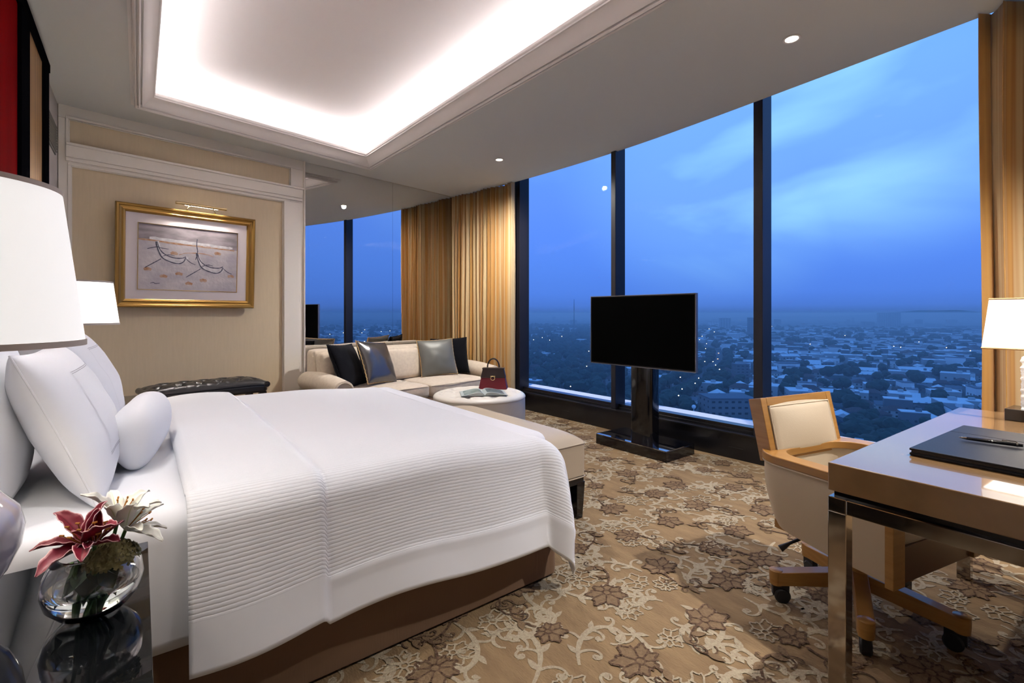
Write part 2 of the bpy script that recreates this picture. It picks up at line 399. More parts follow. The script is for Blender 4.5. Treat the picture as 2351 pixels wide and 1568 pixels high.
# panelling frame on picture wall
def panel_frame(u0, u1, z0, z1, wd=.018, d=.022):
    q = MB()
    def ring(u0, u1, z0, z1, w_, y0, y1):
        q.box(u0, y0, z0, u1, y1, z0+w_, 0, MW); q.box(u0, y0, z1-w_, u1, y1, z1, 0, MW)
        q.box(u0, y0, z0+w_, u0+w_, y1, z1-w_, 0, MW); q.box(u1-w_, y0, z0+w_, u1, y1, z1-w_, 0, MW)
    ring(u0-.02, u1+.02, z0-.02, z1+.02, .02, -d-.006, -.001); ring(u0, u1, z0, z1, .008, -d+.008, -.001)
    return q
fr = MB(); D = -.02
ul, ur = u_of(157), u_of(665); ul2, ur2 = u_of(162), u_of(649)
fr.box(0.001, D, 2.70, U1, -.0005, C+.001, 0, MW)
fr.box(0.001, D, 0, ul, -.0005, 2.70, 0, MW)
fr.box(ur, D, 0, U1, -.0005, 2.70, 0, MW)
fr.box(ul, D, 2.33, ur, -.0005, 2.50, 0, MW)
fr.box(ul-.02, D-.028, 2.395, U1-.03, D, 2.50, 0, MW)       # projecting ledge of the beam
fr.box(ul-.02, D-.018, 2.365, U1-.03, D, 2.395, 0, MW)
fr.box(ul-.02, D-.045, 2.485, U1-.025, D, 2.505, 0, MW)
fr.box(ur2, D-.018, 0, U1-.06, D, 2.345, 0, MW)
fr.box(ul, D, 0, ur, -.0005, .16, 0, MW)
q = panel_frame(ul, ur, 2.50, 2.70); fr.v_off = len(fr.v); fr.add(q.v, q.f)
q = panel_frame(ul2, ur2-.001, .16, 2.335); fr.add(q.v, q.f)
fr.box(U1-.014, -.045, 0, U1, 0, C, 0, MW)
struct('trim_3', fr.build('trim_3', [m_frame], bevel=.004))
# mirror panels beyond the pilaster
us = [U1+.004, u_of(900), u_of(1046), UM+.25]
for k in range(3):
    g = MB(); g.box(us[k]+.001, -.012, .02, us[k+1]-.001, -.002, C-.002, 0, MW)
    o = g.build('mirror_panel', [m_mirror])
    tag(o, ['floor to ceiling mirror panel beside the cream pilaster, behind the sofa arm', 'narrower mirror panel behind the sofa, ending where the gold curtain begins', 'mirror panel mostly covered by the gold curtain in the corner'][k], 'mirror', 'mirror panels behind the sofa')

# ---- windows: plinth, frame, mullions, panes
def xw(y, off): return 3.84-.024*y+off
pl = MB(); pl.prism([(xw(5.9, -.01), 5.9), (xw(YB, -.01), YB), (xw(YB, .16), YB), (xw(5.9, .16), 5.9)], 0, .20)
pl.prism([(xw(5.9, -.025), 5.9), (xw(YB, -.025), YB), (xw(YB, .10), YB), (xw(5.9, .10), 5.9)], .20, .214)
pl.prism([(xw(5.9, .05), 5.9), (xw(YB, .05), YB), (xw(YB, .14), YB), (xw(5.9, .14), 5.9)], .214, .262)
pl.prism([(xw(5.9, .035), 5.9), (xw(YB, .035), YB), (xw(YB, .05), YB), (xw(5.9, .05), 5.9)], .214, .235)
for y in (1.0, 1.95, 2.9, 3.85): pl.box(xw(y, -.0125), y-.06, .09, xw(y, -.006), y+.06, .094)
struct('trim_4', pl.build('trim_4', [mat('black_plinth', (.006, .006, .008), .3, coat=.3)], bevel=.002))
os_ = MB(); os_.prism([(xw(5.9, .14), 5.9), (xw(YB, .14), YB), (xw(YB, .30), YB), (xw(5.9, .30), 5.9)], .20, .262)
struct('trim_5', os_.build('trim_5', [m_sill]))
muls = [(.22, .29), (1.745, 1.815), (3.165, 3.222), (4.65, 4.76)]
bounds = [-.75]+[m for ab in muls for m in ab]+[5.9]
for k in range(5):
    a, b = bounds[2*k], bounds[2*k+1]
    g = MB(); g.add([(xw(a, .12), a, .262), (xw(b, .12), b, .262), (xw(b, .12), b, C+.44), (xw(a, .12), a, C+.44)], [(0, 1, 2, 3)])
    o = struct('window_%d' % (k+1), g.build('window_%d' % (k+1), [m_pane]))
for k, (a, b) in enumerate(muls):
    g = MB(); g.prism([(xw(a, 0), a), (xw(a, .15), a), (xw(b, .15), b), (xw(b, 0), b)], .214, C+.44)
    struct('trim_%d' % (k+6), g.build('trim_%d' % (k+6), [m_bronze], bevel=.003))

# ---- curtains
def curtain(name, p0, p1, nf, amp, label, bulge=0, seed=1):
    q = MB(); n = nf*14; r = random.Random(seed); ph = [r.uniform(.6, 1.4) for _ in range(nf+2)]; off = [r.uniform(-.4, .4) for _ in range(nf+2)]
    d = Vector((p1[0]-p0[0], p1[1]-p0[1], 0)); ln = d.length; d.normalize(); nn = Vector((-d.y, d.x, 0))
    def fn(u, v):
        z = .012+v*(C-.02); t = u*nf; k = int(min(nf-1, t)); a = t*2*PI
        A = amp*(ph[k]*(1-(t-k))+ph[k+1]*(t-k))
        flare = 1.0+.22*(1-v)
        s = math.sin(a+off[k]*.0+.35*math.sin(t*1.7+seed)); s = math.copysign(abs(s)**.8, s)
        off_ = s*A*flare+.012*math.sin(t*.9+v*2)
        x = p0[0]+d.x*u*ln; y = p0[1]+d.y*u*ln
        along = .25*A*math.sin(2*a)+.008*math.sin(v*5+t)
        return (x+nn.x*off_+d.x*along, y+nn.y*off_+d.y*along, z)
    q.grid(fn, n, 14); o = q.build(name, [m_curtain], smooth=True, angle=180, solid=.004)
    uvl = o.data.uv_layers.new(name='UVMap')
    for p in o.data.polygons:
        for li in p.loop_indices:
            vi = o.data.loops[li].vertex_index; i, j = divmod(vi, 15); uvl.data[li].uv = (i/n*ln*1.0, j/14*2.8)
    return tag(o, label, 'curtain')
curtain('curtain', (3.46, 5.845), (3.675, 4.68), 17, .036, 'gold and cream striped curtain gathered behind the far end of the sofa', seed=3)
curtain('curtain', (3.60, .50), (3.52, -.70), 9, .048, 'gold and cream striped curtain at the right edge, behind the desk lamp', seed=5)

# ---- ceiling downlights
def downlight(x, y, label, power=0, size=95, blend=.8, col=(1, .95, .91)):
    r = empty('downlight', label, 'ceiling light', (x, y, C), group='recessed ceiling downlights')
    q = MB(); q.lathe([(.034, .001), (.048, -.001), (.050, -.005), (.046, -.008), (.036, -.006), (.033, .001)], 28, cap=False); q.build('trim_ring', [m_mould], r, smooth=True)
    q = MB(); q.lathe([(0, -.003), (.034, -.003)], 24, cap=False); q.build('lamp', [m_bulb], r)
    if power:
        ld = bpy.data.lights.new('downlight_beam', 'SPOT'); ld.energy = power; ld.spot_size = math.radians(size); ld.spot_blend = blend; ld.color = col; ld.shadow_soft_size = .03
        lo = bpy.data.objects.new('downlight_beam', ld); COL.objects.link(lo); lo.location = (x, y, C-.02)
    return r
downlight(3.055, 1.235, 'round recessed downlight in the grey soffit near the top right', 75, 100)
downlight(3.01, 4.10, 'round recessed downlight in the soffit before the gold curtain', 170, 165)
downlight(2.55, -.15, 'round recessed downlight above the desk', 260, 112)
downlight(-.28, 1.15, 'unseen downlight added above the near bedside table to light pillow and flowers', 34, 90)  # added out of view to light the near pillow top and the flowers
downlight(-.28, 1.95, 'unseen downlight added above the headboard to light the pillows', 40, 90)  # another added fitting out of view, brightens the pillows from the headboard side
downlight(.9, .06, 'unseen fill downlight added over the near side of the bed', 14, 120)  # weak fill for the bed, an added source outside the frame

# ---- headboard wall art panel and vent
ar = empty('wall_panel', 'tall red panel with black frame and gold striped border above the bed', 'wall panel', (XL, 2.49, 0))
m_red = mat('red_silk_panel', (.20, .001, .002), .9, spec=.02, bump=(60, .1), var=(5, (.15, .001, .002), (1, 1, .2)))
m_matblack = mat('matte_black_frame', (.004, .004, .005), .9, spec=0)
m_goldband = mat('bronze_stripe', (.40, .22, .07), .45, metal=.3, var=(3.2, (.22, .11, .045), (1, 9, .02)))
zt = 2.745
q = MB(); q.box(0, -.85, 1.03, .03, .85, zt-.06); q.build('red_field', [m_red], ar)
for s in (-1, 1):
    q = MB(); q.box(0, s*.85, 1.03, .045, s*1.08, zt-.05); q.build('inner_frame', [m_matblack], ar, merge=.0001)
    q = MB(); q.box(0, s*1.08, 1.03, .035, s*1.56, zt-.05); q.build('gold_border', [m_goldband], ar, merge=.0001)
    q = MB(); q.box(0, s*1.56, 1.03, .05, s*1.72, zt-.02); q.build('outer_frame', [m_matblack], ar, merge=.0001)
q = MB(); q.box(0, -1.72, zt-.05, .055, 1.72, zt); q.build('top_rail', [m_matblack], ar)
q = MB(); q.box(XL, 4.36, 2.36, XL+.008, 4.95, 2.36+.22); nb = len(q.v)
for i in range(10): q.box(XL+.006, 4.375, 2.375+i*.02, XL+.016, 4.935, 2.375+i*.02+.009)
tag(q.build('air_vent', [mat('vent_grey', (.20, .20, .185), .6)]), 'grey slotted air vent high on the wall left of the framed picture', 'vent')

# ================================================================== FRAMED PICTURE with picture light
uc0, uc1 = u_of(259), u_of(576); pw = uc1-uc0; zb, ztop = 1.225, 2.09
pr = empty('framed_picture', 'gilt framed painting of two beached sketched boats under a brass light', 'picture', tuple(MW @ Vector(((uc0+uc1)/2, -.05, zb))), WA)
pr.rotation_euler = (math.radians(2.6), 0, WA)
hh = ztop-zb; hw = pw/2
q = MB()
def frame_ring(q, hw, z0, z1, prof, mi=0):
    # prof: list of (inset, y) going from outside in
    rings = [[(-hw+i, y, z0+i), (hw-i, y, z0+i), (hw-i, y, z1-i), (-hw+i, y, z1-i)] for i, y in prof]
    vs = [p for r in rings for p in r]; fs = []
    for k in range(len(rings)-1):
        for i in range(4): j = (i+1) % 4; fs.append((k*4+i, k*4+j, k*4+4+j, k*4+4+i))
    q.add(vs, fs, mi)
frame_ring(q, hw, 0, hh, [(0, 0), (0, -.03), (.008, -.038), (.02, -.036), (.028, -.026), (.04, -.022), (.052, -.028), (.062, -.022), (.066, -.012), (.07, -.008)])
q.build('gilt_frame', [m_gold], pr)
q = MB(); q.box(-hw+.065, -.008, .065, hw-.065, 0, hh-.065); q.build('mat_board', [mat('pale_mat', (.66, .60, .60), .9)], pr)
aw, ah0, ah1 = hw-.155, .155, hh-.155
q = MB(); frame_ring(q, aw+.006, ah0-.006, ah1+.006, [(0, -.0075), (0, -.013), (.005, -.013), (.006, -.009)]); q.build('gilt_fillet', [m_brass], pr)
m_p = mat('painting_ground', (.36, .33, .37), .8, var=(5, (.48, .44, .45), (1, 1, 2)), bump=(30, .3))
m_p2 = mat('painting_sky', (.19, .165, .18), .8, var=(7, (.30, .26, .28), (1, 1, 3)))
m_p3 = mat('painting_rust', (.34, .17, .09), .8, var=(30, (.42, .30, .22)))
m_p4 = mat('painting_ink', (.06, .06, .09), .8)
m_p5 = mat('painting_white', (.58, .56, .58), .8, var=(30, (.42, .40, .43)))
q = MB(); A0 = ah0; A1 = ah1; AH = A1-A0; nx = 40
def py_(u): return -.0095
q.grid(lambda u, v: (-aw+2*aw*u, -.0095, A0+AH*(.76+.02*math.sin(u*6)-.05*u)*v), 24, 6, 0)
q.grid(lambda u, v: (-aw+2*aw*u, -.0095, A0+AH*(.76+.02*math.sin(u*6)-.05*u)+(AH-AH*(.76+.02*math.sin(u*6)-.05*u))*v), 24, 4, 1)
def stroke(pts, wd, mi, lay=0):
    n = 24; P = []
    for i in range(n+1):   # catmull rom
        t = i/n*(len(pts)-1); k = min(int(t), len(pts)-2); f = t-k
        p0 = pts[max(0, k-1)]; p1 = pts[k]; p2 = pts[k+1]; p3 = pts[min(len(pts)-1, k+2)]
        P.append(tuple(.5*((2*p1[c])+(-p0[c]+p2[c])*f+(2*p0[c]-5*p1[c]+4*p2[c]-p3[c])*f*f+(-p0[c]+3*p1[c]-3*p2[c]+p3[c])*f**3) for c in (0, 1)))
    vs = []; fs = []
    for i, p in enumerate(P):
        a = P[max(0, i-1)]; b = P[min(n, i+1)]; dx = (b[0]-a[0])*2*aw; dz = (b[1]-a[1])*AH; l = math.hypot(dx, dz) or 1
        ww = 1.5*wd*(.5+.9*abs(fb((i*.7, mi, pts[0][0]*9)))+.3*math.sin(PI*i/n))
        X = -aw+2*aw*p[0]; Z = A0+AH*p[1]
        vs += [(X-dz/l*ww, -.0100-lay*.0003, Z+dx/l*ww), (X+dz/l*ww, -.0100-lay*.0003, Z-dx/l*ww)]
    for i in range(n): fs.append((2*i, 2*i+1, 2*i+3, 2*i+2))
    q.add(vs, fs, mi)
stroke([(.0, .76), (.15, .755), (.3, .74), (.5, .73), (.72, .72), (.97, .70)], .006, 2)
stroke([(.1, .79), (.4, .77), (.75, .745), (.95, .74)], .010, 4)
for bx, bz, s in ((.16, .42, 1.0), (.555, .30, 1.02)):
    hull = [(bx, bz+.32), (bx+.02, bz+.20), (bx+.06, bz+.08), (bx+.14, bz+.02), (bx+.22, bz), (bx+.27, bz+.04), (bx+.29, bz+.11)]
    stroke([(x+.012, y+.01) for x, y in hull], .010, 4, 1); stroke(hull, .0032, 3, 2)
    stroke([(bx+.01, bz+.32), (bx+.04, bz+.2), (bx+.09, bz+.13), (bx+.17, bz+.09), (bx+.25, bz+.09), (bx+.29, bz+.12)], .0028, 3, 2)
    stroke([(bx+.1, bz+.09), (bx+.16, bz+.06), (bx+.23, bz+.06), (bx+.27, bz+.09)], .006, 4, 1)
    stroke([(bx-.10, bz-.09), (bx-.03, bz-.02), (bx+.05, bz+.06)], .0024, 3, 2)
    stroke([(bx+.06, bz+.10), (bx+.12, bz+.13), (bx+.18, bz+.12)], .002, 3, 2)
    stroke([(bx+.29, bz+.09), (bx+.34, bz+.03), (bx+.39, bz)], .002, 3, 2)
stroke([(.565, .84), (.56, .74), (.57, .62), (.55, .50)], .0026, 3, 2); stroke([(.16, .74), (.18, .66), (.28, .64)], .0022, 3, 2)
stroke([(.38, .56), (.46, .60), (.58, .61), (.68, .60), (.74, .57)], .0024, 2, 2); stroke([(.08, .62), (.14, .65), (.18, .66)], .0022, 3, 2)
for x, z in ((.2, .2), (.45, .1), (.6, .16), (.35, .25), (.75, .62), (.3, .57), (.05, .3), (.9, .25)): stroke([(x, z), (x+.03, z+.015), (x+.07, z)], .009, 2, 0)
stroke([(.11, .095), (.14, .105), (.16, .09), (.2, .10)], .002, 3, 2)
q.build('painting', [m_p, m_p2, m_p3, m_p4, m_p5], pr)
pll = empty('picture_light', 'brass picture light mounted over the gilt frame', 'lamp', tuple(MW @ Vector(((uc0+uc1)/2+.07, -.085, ztop+.02))), WA)
q = MB(); q.tube([(-.20, -.06, .03), (.20, -.06, .03)], .013, 14); q.build('brass_tube', [m_brass], pll, smooth=True)
q = MB(); q.tube([(-.13, -.054, .020), (.13, -.054, .020)], .0035, 8); q.build('lit_bulb', [m_bulb], pll, smooth=True)
for s in (-1, 1):
    q = MB(); q.tube([(s*.11, .02, -.055), (s*.11, -.025, -.03), (s*.11, -.05, -.015), (s*.09, -.06, .02)], .005, 8); q.build('bracket', [m_brass], pll, smooth=True)
q = MB(); q.box(-.12, -.005, -.05, .12, .012, -.03); q.build('back_plate', [m_brass], pll)
ld = bpy.data.lights.new('picture_beam', 'AREA'); ld.shape = 'RECTANGLE'; ld.size = .38; ld.size_y = .012; ld.energy = 7; ld.color = (1, .93, .86); ld.spread = math.radians(150)
lo = bpy.data.objects.new('picture_beam', ld); COL.objects.link(lo); lo.location = MW @ Vector(((uc0+uc1)/2+.07, -.148, ztop+.034)); lo.rotation_euler = (math.radians(-28), 0, WA)

# ================================================================== BED
bd = empty('bed', 'large bed with white sheets on a taupe skirted base', 'bed', (0, 0, 0))
BX0, BX1, BY0, BY1 = -.42, 1.47, 1.60, 3.38
def rrect(x0, y0, x1, y1, r, n=6):
    P = []
    for cx_, cy_, a0 in ((x1-r, y1-r, 0), (x0+r, y1-r, 90), (x0+r, y0+r, 180), (x1-r, y0+r, 270)):
        for i in range(n+1): a = math.radians(a0+90*i/n); P.append((cx_+r*math.cos(a), cy_+r*math.sin(a)))
    return P
q = MB(); q.prism(rrect(BX0, BY0-.02, BX1+.02, BY1+.02, .04), .012, .34); q.build('bed_skirt', [m_skirt], bd, bevel=.004)
q = MB(); q.prism(rrect(BX0, BY0, BX1, BY1, .07), .34, .635); q.build('mattress', [m_white], bd, smooth=True, bevel=.045, seg=4)
# sheet tucked under the pillows, its near side falling over the base
q = MB(); q.box(-.495, BY0-.05, .2, -.455, BY1+.05, 1.02); q.build('headboard', [m_cream], bd, bevel=.02)
def drape(s, t, zt, r, out, off=0.0, X1=1.335, Y0=1.60, Y1=3.38, ripple=1):
    ex = max(0, s-X1); ey = (Y0-t) if t < Y0 else (t-Y1 if t > Y1 else 0); sy = -1 if t < Y0 else 1
    e = math.hypot(ex, ey); bx = min(s, X1); by = min(max(t, Y0), Y1)
    crown = .008*math.sin(PI*min(1, max(0, (t-Y0)/(Y1-Y0))))**.6+.006*fb((s*3, t*3, 1))
    if e < 1e-6: return (bx, by, zt+off+crown-(.028*sm(.8, 1.335, s) if X1 < 2 else 0))
    dx, dy = ex/e, ey/e*sy; R = r+off+(.085*dx*dx if X1 < 2 else 0)
    ang = e/R
    if ang < PI/2*.94: h = R*math.sin(ang); d = R*(1-math.cos(ang))
    else:
        a0 = PI/2*.94; e2 = e-a0*R; h = R*math.sin(a0)+e2*out; d = R*(1-math.cos(a0))+e2*math.sqrt(1-out*out)
    cor = min(abs(dx), abs(dy))*2
    h += cor*.03*sm(0, .3, e)-cor*.03*sm(.35, .62, e)
    if ripple and e > .05:
        h += .007*ripple*sm(.05, .5, e)*(math.sin(7*s+1.0)+.6*math.sin(13*s+t*4))+cor*.03*math.sin(math.atan2(abs(dy), dx)*7+.6)*sm(.08, .5, e)
    crown0 = 0
    return (bx+dx*h, by+dy*h, max(.03, zt+off-d-(.028*sm(.8, 1.335, bx) if X1 < 2 else 0)))
q = MB()
q.grid(lambda u, v: (lambda s, t: drape(s, t, .642, .05, .03, X1=3, ripple=.6))(-.40+.75*u, 1.22+(3.76-1.22)*v), 24, 90)
q.build('sheet', [m_white], bd, smooth=True, angle=180, solid=.004)
# ribbed coverlet
m_cov = mat('ribbed_white_coverlet', (.77, .785, .82), .8, sheen=.1)
t_ = m_cov.node_tree; b_ = t_.nodes['Principled BSDF']
uvn = t_.nodes.new('ShaderNodeUVMap'); sp = t_.nodes.new('ShaderNodeSeparateXYZ'); t_.links.new(uvn.outputs[0], sp.inputs[0])
def mth(op, a, b=None, c=None):
    n_ = t_.nodes.new('ShaderNodeMath'); n_.operation = op
    for i, x in enumerate((a, b, c)):
        if x is None: continue
        if isinstance(x, (int, float)): n_.inputs[i].default_value = x
        else: t_.links.new(x, n_.inputs[i])
    return n_.outputs[0]
nzn = t_.nodes.new('ShaderNodeTexNoise'); nzn.inputs['Scale'].default_value = 40; t_.links.new(uvn.outputs[0], nzn.inputs['Vector'])
ph = mth('MULTIPLY_ADD', nzn.outputs['Fac'], 2.2, mth('MULTIPLY', sp.outputs['Y'], 2*PI/.0115))
rib = mth('POWER', mth('ABSOLUTE', mth('SINE', mth('MULTIPLY', ph, .5))), .5)
hgt = mth('MULTIPLY', rib, mth('GREATER_THAN', sp.outputs['Y'], 1.255))      # border band is plain
bp_ = t_.nodes.new('ShaderNodeBump'); bp_.inputs['Strength'].default_value = .6; bp_.inputs['Distance'].default_value = .0018
t_.links.new(hgt, bp_.inputs['Height']); t_.links.new(bp_.outputs[0], b_.inputs['Normal'])
q = MB(); NU, NV = 150, 190; S0, S1, T0, T1 = .10, 1.335+.43, 1.60-.475, 3.38+.45
def cov(u, v):
    s = S0+(S1-S0)*u; t = T0+(T1-T0)*v
    off = .012+.016*(1-sm(.440, .452, s))
    e = 0
    hem = (.03*fb((s*2.2, 0, 0))) if t < 1.5 else 0
    if abs(t-1.245) < .012 and s > .45: off += .004
    x, y, z = drape(s, t-hem*sm(1.5, 1.15, t) if t < 1.5 else t, .648, .065, .13, off=off)
    if s < .46 and t > 1.6:      # puffed turn down
        z += .022*math.sin(PI*min(1, max(0, (s-.1)/.36)))**.5*sm(1.6, 2.0, t)
    z += .010*math.exp(-((s-.9)**2)/.2)*(1 if 1.7 < t < 3.3 else 0)*0
    if s < .12: z -= .010*(1 if 1.6 < t < 3.38 else 0)
    return (x, y, z)
q.grid(cov, NU, NV); cv = q.build('coverlet', [m_cov], smooth=True, angle=180, solid=.006)
uvl = cv.data.uv_layers.new(name='UVMap')
for p in cv.data.polygons:
    for li in p.loop_indices:
        i, j = divmod(cv.data.loops[li].vertex_index, NV+1); uvl.data[li].uv = (S0+(S1-S0)*i/NU, T0+(T1-T0)*j/NV)
tag(cv, 'white ribbed coverlet draped over the bed to near the floor', 'bedspread')

# ---- pillows
def cushion_mb(wd, ht, th, n=28, pinch=.07, pw_=.42, wr=.006, seed=0, M=None):
    q = MB()
    def f(sign):
        def g(u, v):
            a = 2*u-1; b = 2*v-1
            # concentrate samples at the rim
            a = math.sin(a*PI/2); b = math.sin(b*PI/2)
            x = wd/2*a*(1-pinch*(1-b*b)); z = ht/2*b*(1-pinch*(1-a*a))
            k = max(0, (1-a*a))*max(0, (1-b*b)); y = th/2*k**pw_
            y += wr*fb((a*2.3+seed, b*2.3, sign))*k**.3
            return (x, sign*y, z)
        return g
    q.grid(f(-1), n, n, 0, M); q.grid(f(1), n, n, 0, M, flip=True)
    return q
def outline(wd, ht, pinch, n=20):
    P = []
    for k in range(4):
        for i in range(n):
            t = math.sin((2*i/n-1)*PI/2)
            a, b = ((t, -1), (1, t), (-t, 1), (-1, -t))[k]
            P.append((wd/2*a*(1-pinch*(1-b*b)), 0, ht/2*b*(1-pinch*(1-a*a))))
    return P
m_stitch = mat('grey_hemstitch', (.42, .42, .46), .9)
def pillow(loc, wd, ht, th, lean, rz, label, stitch=False, seed=0, roll=0, group=None, pinch=.07):
    r = empty('pillow', label, 'pillow', loc, 0, group); r.rotation_euler = (Matrix.Rotation(rz, 3, 'Z') @ Matrix.Rotation(-lean, 3, 'X') @ Matrix.Rotation(roll, 3, 'Y')).to_euler()
    cushion_mb(wd, ht, th, 30, pinch, .42, .010, seed).build('pillow_case', [m_white], r, smooth=True, angle=180, merge=.0005)
    q = MB(); q.tube(outline(wd, ht, pinch), .0025, 6, closed=True); q.build('seam', [m_white], r, smooth=True, merge=.0003)
    if stitch:
        q = MB()
        def surf(a, b): 
            k = (1-a*a)*(1-b*b); return (wd/2*a*(1-pinch*(1-b*b)), -(th/2*k**.42+.010*fb((a*2.3+seed, b*2.3, -1))*k**.3)-.0008, ht/2*b*(1-pinch*(1-a*a)))
        ia, ib = .60, .60
        P = []
        for k in range(4):
            for i in range(46):
                t = -1+2*i/46; a, b = ((t*ia, -ib), (ia, t*ib), (-t*ia, ib), (-ia, -t*ib))[k]; P.append((a, b, k))
        for n_, (a, b, k) in enumerate(P):
            for dd in (-.012, .012):
                a2, b2 = (a, b+dd) if k % 2 == 0 else (a+dd*.8, b); p = Vector(surf(a2, b2))
                tx = (.0042, 0, 0) if k % 2 == 0 else (0, 0, .0042)
                w2 = (0, 0, .0009) if k % 2 == 0 else (.0009, 0, 0)
                tx = Vector(tx); w2 = Vector(w2); 
                if k % 2 == 0: d1 = Vector(surf(a2+.01, b2))-p
                else: d1 = Vector(surf(a2, b2+.01))-p
                d1 = d1.normalized()*.0042
                q.add([p-d1-w2, p+d1-w2, p+d1+w2, p-d1+w2], [(0, 1, 2, 3)])
            if k == 2 and n_ % 2 == 0:   # ladder rungs on the wide hem
                p = Vector(surf(a, b-.012)); p2 = Vector(surf(a, b+.012)); w2 = Vector((.0009, 0, 0)); q.add([p-w2, p+w2, p2+w2, p2-w2], [(0, 1, 2, 3)])
        q.build('hemstitching', [m_stitch], r)
    return r
pillow((-.352, 1.94, .90), .68, .58, .20, .13, PI/2, 'large square white pillow at the back, nearest to the camera', seed=1)
pillow((-.352, 2.90, .90), .68, .58, .20, .13, PI/2, 'large square white pillow at the back, on the far side', seed=2)
pillow((-.168, 2.055, .856), .73, .45, .19, .38, PI/2, 'white pillow with hemstitched border at the front, near side', True, 3)
pillow((-.178, 2.82, .868), .76, .50, .20, .36, PI/2, 'white pillow with hemstitched border at the front, far side', True, 4)
# neck roll
nr = empty('neck_roll', 'small round white bolster lying in front of the pillows', 'pillow', (.014, 2.19, .762), math.radians(-9))
q = MB()
def nrf(u, v):
    a = 2*PI*v; t = 2*u-1; x_ = math.copysign(abs(t)**.8, t)
    r = .114*max(0, 1-abs(t)**4.5)**.38*(1+.03*math.sin(3*a)+.04*fb((math.cos(a)*1.5, math.sin(a)*1.5, t*2)))
    return (r*math.cos(a)*.60, .23*x_, r*math.sin(a))
q.grid(nrf, 60, 48); q.build('cover', [m_white], nr, smooth=True, angle=180, merge=.0005)

# ================================================================== FOOT BENCH (cream leather, black legs)
fb_ = empty('foot_bench', 'cream leather bench with black tapered legs at the foot of the bed', 'bench', (1.815, 2.545, 0), 0)
BW, BL = .21, .63
q = MB(); q.prism(rrect(-BW, -BL, BW, BL, .03, 4), .245, .43); 
def btop(u, v):
    a = 2*u-1; b = 2*v-1; k = (1-abs(a)**5)*(1-abs(b)**9)
    return ((BW+.002)*a, (BL+.002)*b, .43+.060*max(0, k)**.55)
q.build('upholstered_side', [m_cream], fb_, bevel=.008)
q = MB(); q.grid(btop, 30, 60); q.build('seat', [m_cream], fb_, smooth=True, angle=180)
q = MB(); q.tube([(x, y, .432) for x, y in rrect(-BW-.002, -BL-.002, BW+.002, BL+.002, .03, 4)], .0035, 6, closed=True); q.tube([(x, y, .243) for x, y in rrect(-BW-.002, -BL-.002, BW+.002, BL+.002, .03, 4)], .0035, 6, closed=True); q.build('piping', [m_cream], fb_, smooth=True)
q = MB(); q.box(-BW+.01, -BL+.01, .20, BW-.01, BL-.01, .245); q.build('black_rail', [m_blackleather], fb_, bevel=.003)
for sx_ in (-1, 1):
    for sy_ in (-1, 1):
        x, y = sx_*(BW-.035), sy_*(BL-.04)
        q = MB(); q.prism([(x-.022, y-.022), (x+.022, y-.022), (x+.022, y+.022), (x-.022, y+.022)], 0, .21, 0, None, [(x-.032, y-.032), (x+.032, y-.032), (x+.032, y+.032), (x-.032, y+.032)]); q.build('leg', [m_black], fb_, bevel=.002)

# ================================================================== BLACK TUFTED BENCH by the picture wall
tb = empty('tufted_bench', 'black leather tufted bench below the framed picture', 'bench', tuple(MW @ Vector((.90, -.40, 0))), WA)
BL2, BD2 = .44, .18
def tuft(u, v):
    a = 2*u-1; b = 2*v-1; x = (BL2+.005)*a; y = (BD2+.01)*b
    k = max(0, (1-abs(a)**6))*max(0, (1-abs(b)**4)); z = .535+.065*k**.5
    g = 0
    for i in range(-3, 4):
        for j in range(-1, 2):
            bx = i*.145+(.0725 if j % 2 else 0); by = j*.105
            d2 = ((x-bx)/.030)**2+((y-by)/.030)**2; g = max(g, math.exp(-d2))
    # diagonal creases
    c1 = abs(((x/.145+y/.21) % 1)-.5)*2; c2 = abs(((x/.145-y/.21) % 1)-.5)*2
    cr_ = max(sm(.86, 1, c1), sm(.86, 1, c2))
    return (x, y, z-.030*g*k-.010*cr_*k)
q = MB(); q.grid(tuft, 110, 50); q.build('tufted_seat', [m_blackleather], tb, smooth=True, angle=180)
q = MB(); q.prism(rrect(-BL2-.004, -BD2-.008, BL2+.004, BD2+.008, .05), .465, .538); q.build('seat_edge', [m_blackleather], tb, smooth=True, bevel=.02, seg=3)
for s in (-1, 1):       # curled ends
    q = MB(); q.tube([(s*(BL2-.01), -BD2-.008, .535), (s*(BL2-.01), BD2+.008, .535)], .026, 14); q.build('rolled_end', [m_blackleather], tb, smooth=True)
for s in (-1, 1):
    for y in (-BD2+.02, BD2-.02):
        q = MB(); q.prism([(s*.40-.03, y-.02), (s*.40+.03, y-.02), (s*.40+.03, y+.02), (s*.40-.03, y+.02)], 0, .47); q.build('leg', [m_black], tb, bevel=.003)
    q = MB(); q.box(s*.40-.02, -BD2+.03, .05, s*.40+.02, BD2-.03, .09); q.build('stretcher', [m_black], tb)

# ================================================================== BEDSIDE TABLES AND LAMPS
def nightstand(loc, label):
    r = empty('bedside_table', label, 'bedside table', loc, 0, 'bedside tables')
    q = MB(); q.box(-.235, -.30, .05, .235, .30, .585); q.build('cabinet', [m_black], r, bevel=.004)
    for k in range(2):
        d = MB(); d.box(.235, -.285, .09+k*.245, .248, .285, .32+k*.245); dd = d.build('drawer', [m_black], r, bevel=.003)
    q = MB(); q.box(-.245, -.305, .585, .225, .305, .610); q.build('black_top', [m_black], r, bevel=.002)
    q = MB(); q.box(-.247, -.312, .611, .252, .312, .620); q.build('glass_top', [mat('dark_glass', (.006, .007, .008), .02, coat=.3, spec=.5)], r, bevel=.001)
    q = MB(); q.box(.226, -.30, .586, .240, .30, .606); q.build('brass_strip', [m_brass], r)
    return r
nightstand((-.235, 1.145, 0), 'black glass-topped bedside table nearest the camera, under the flowers')
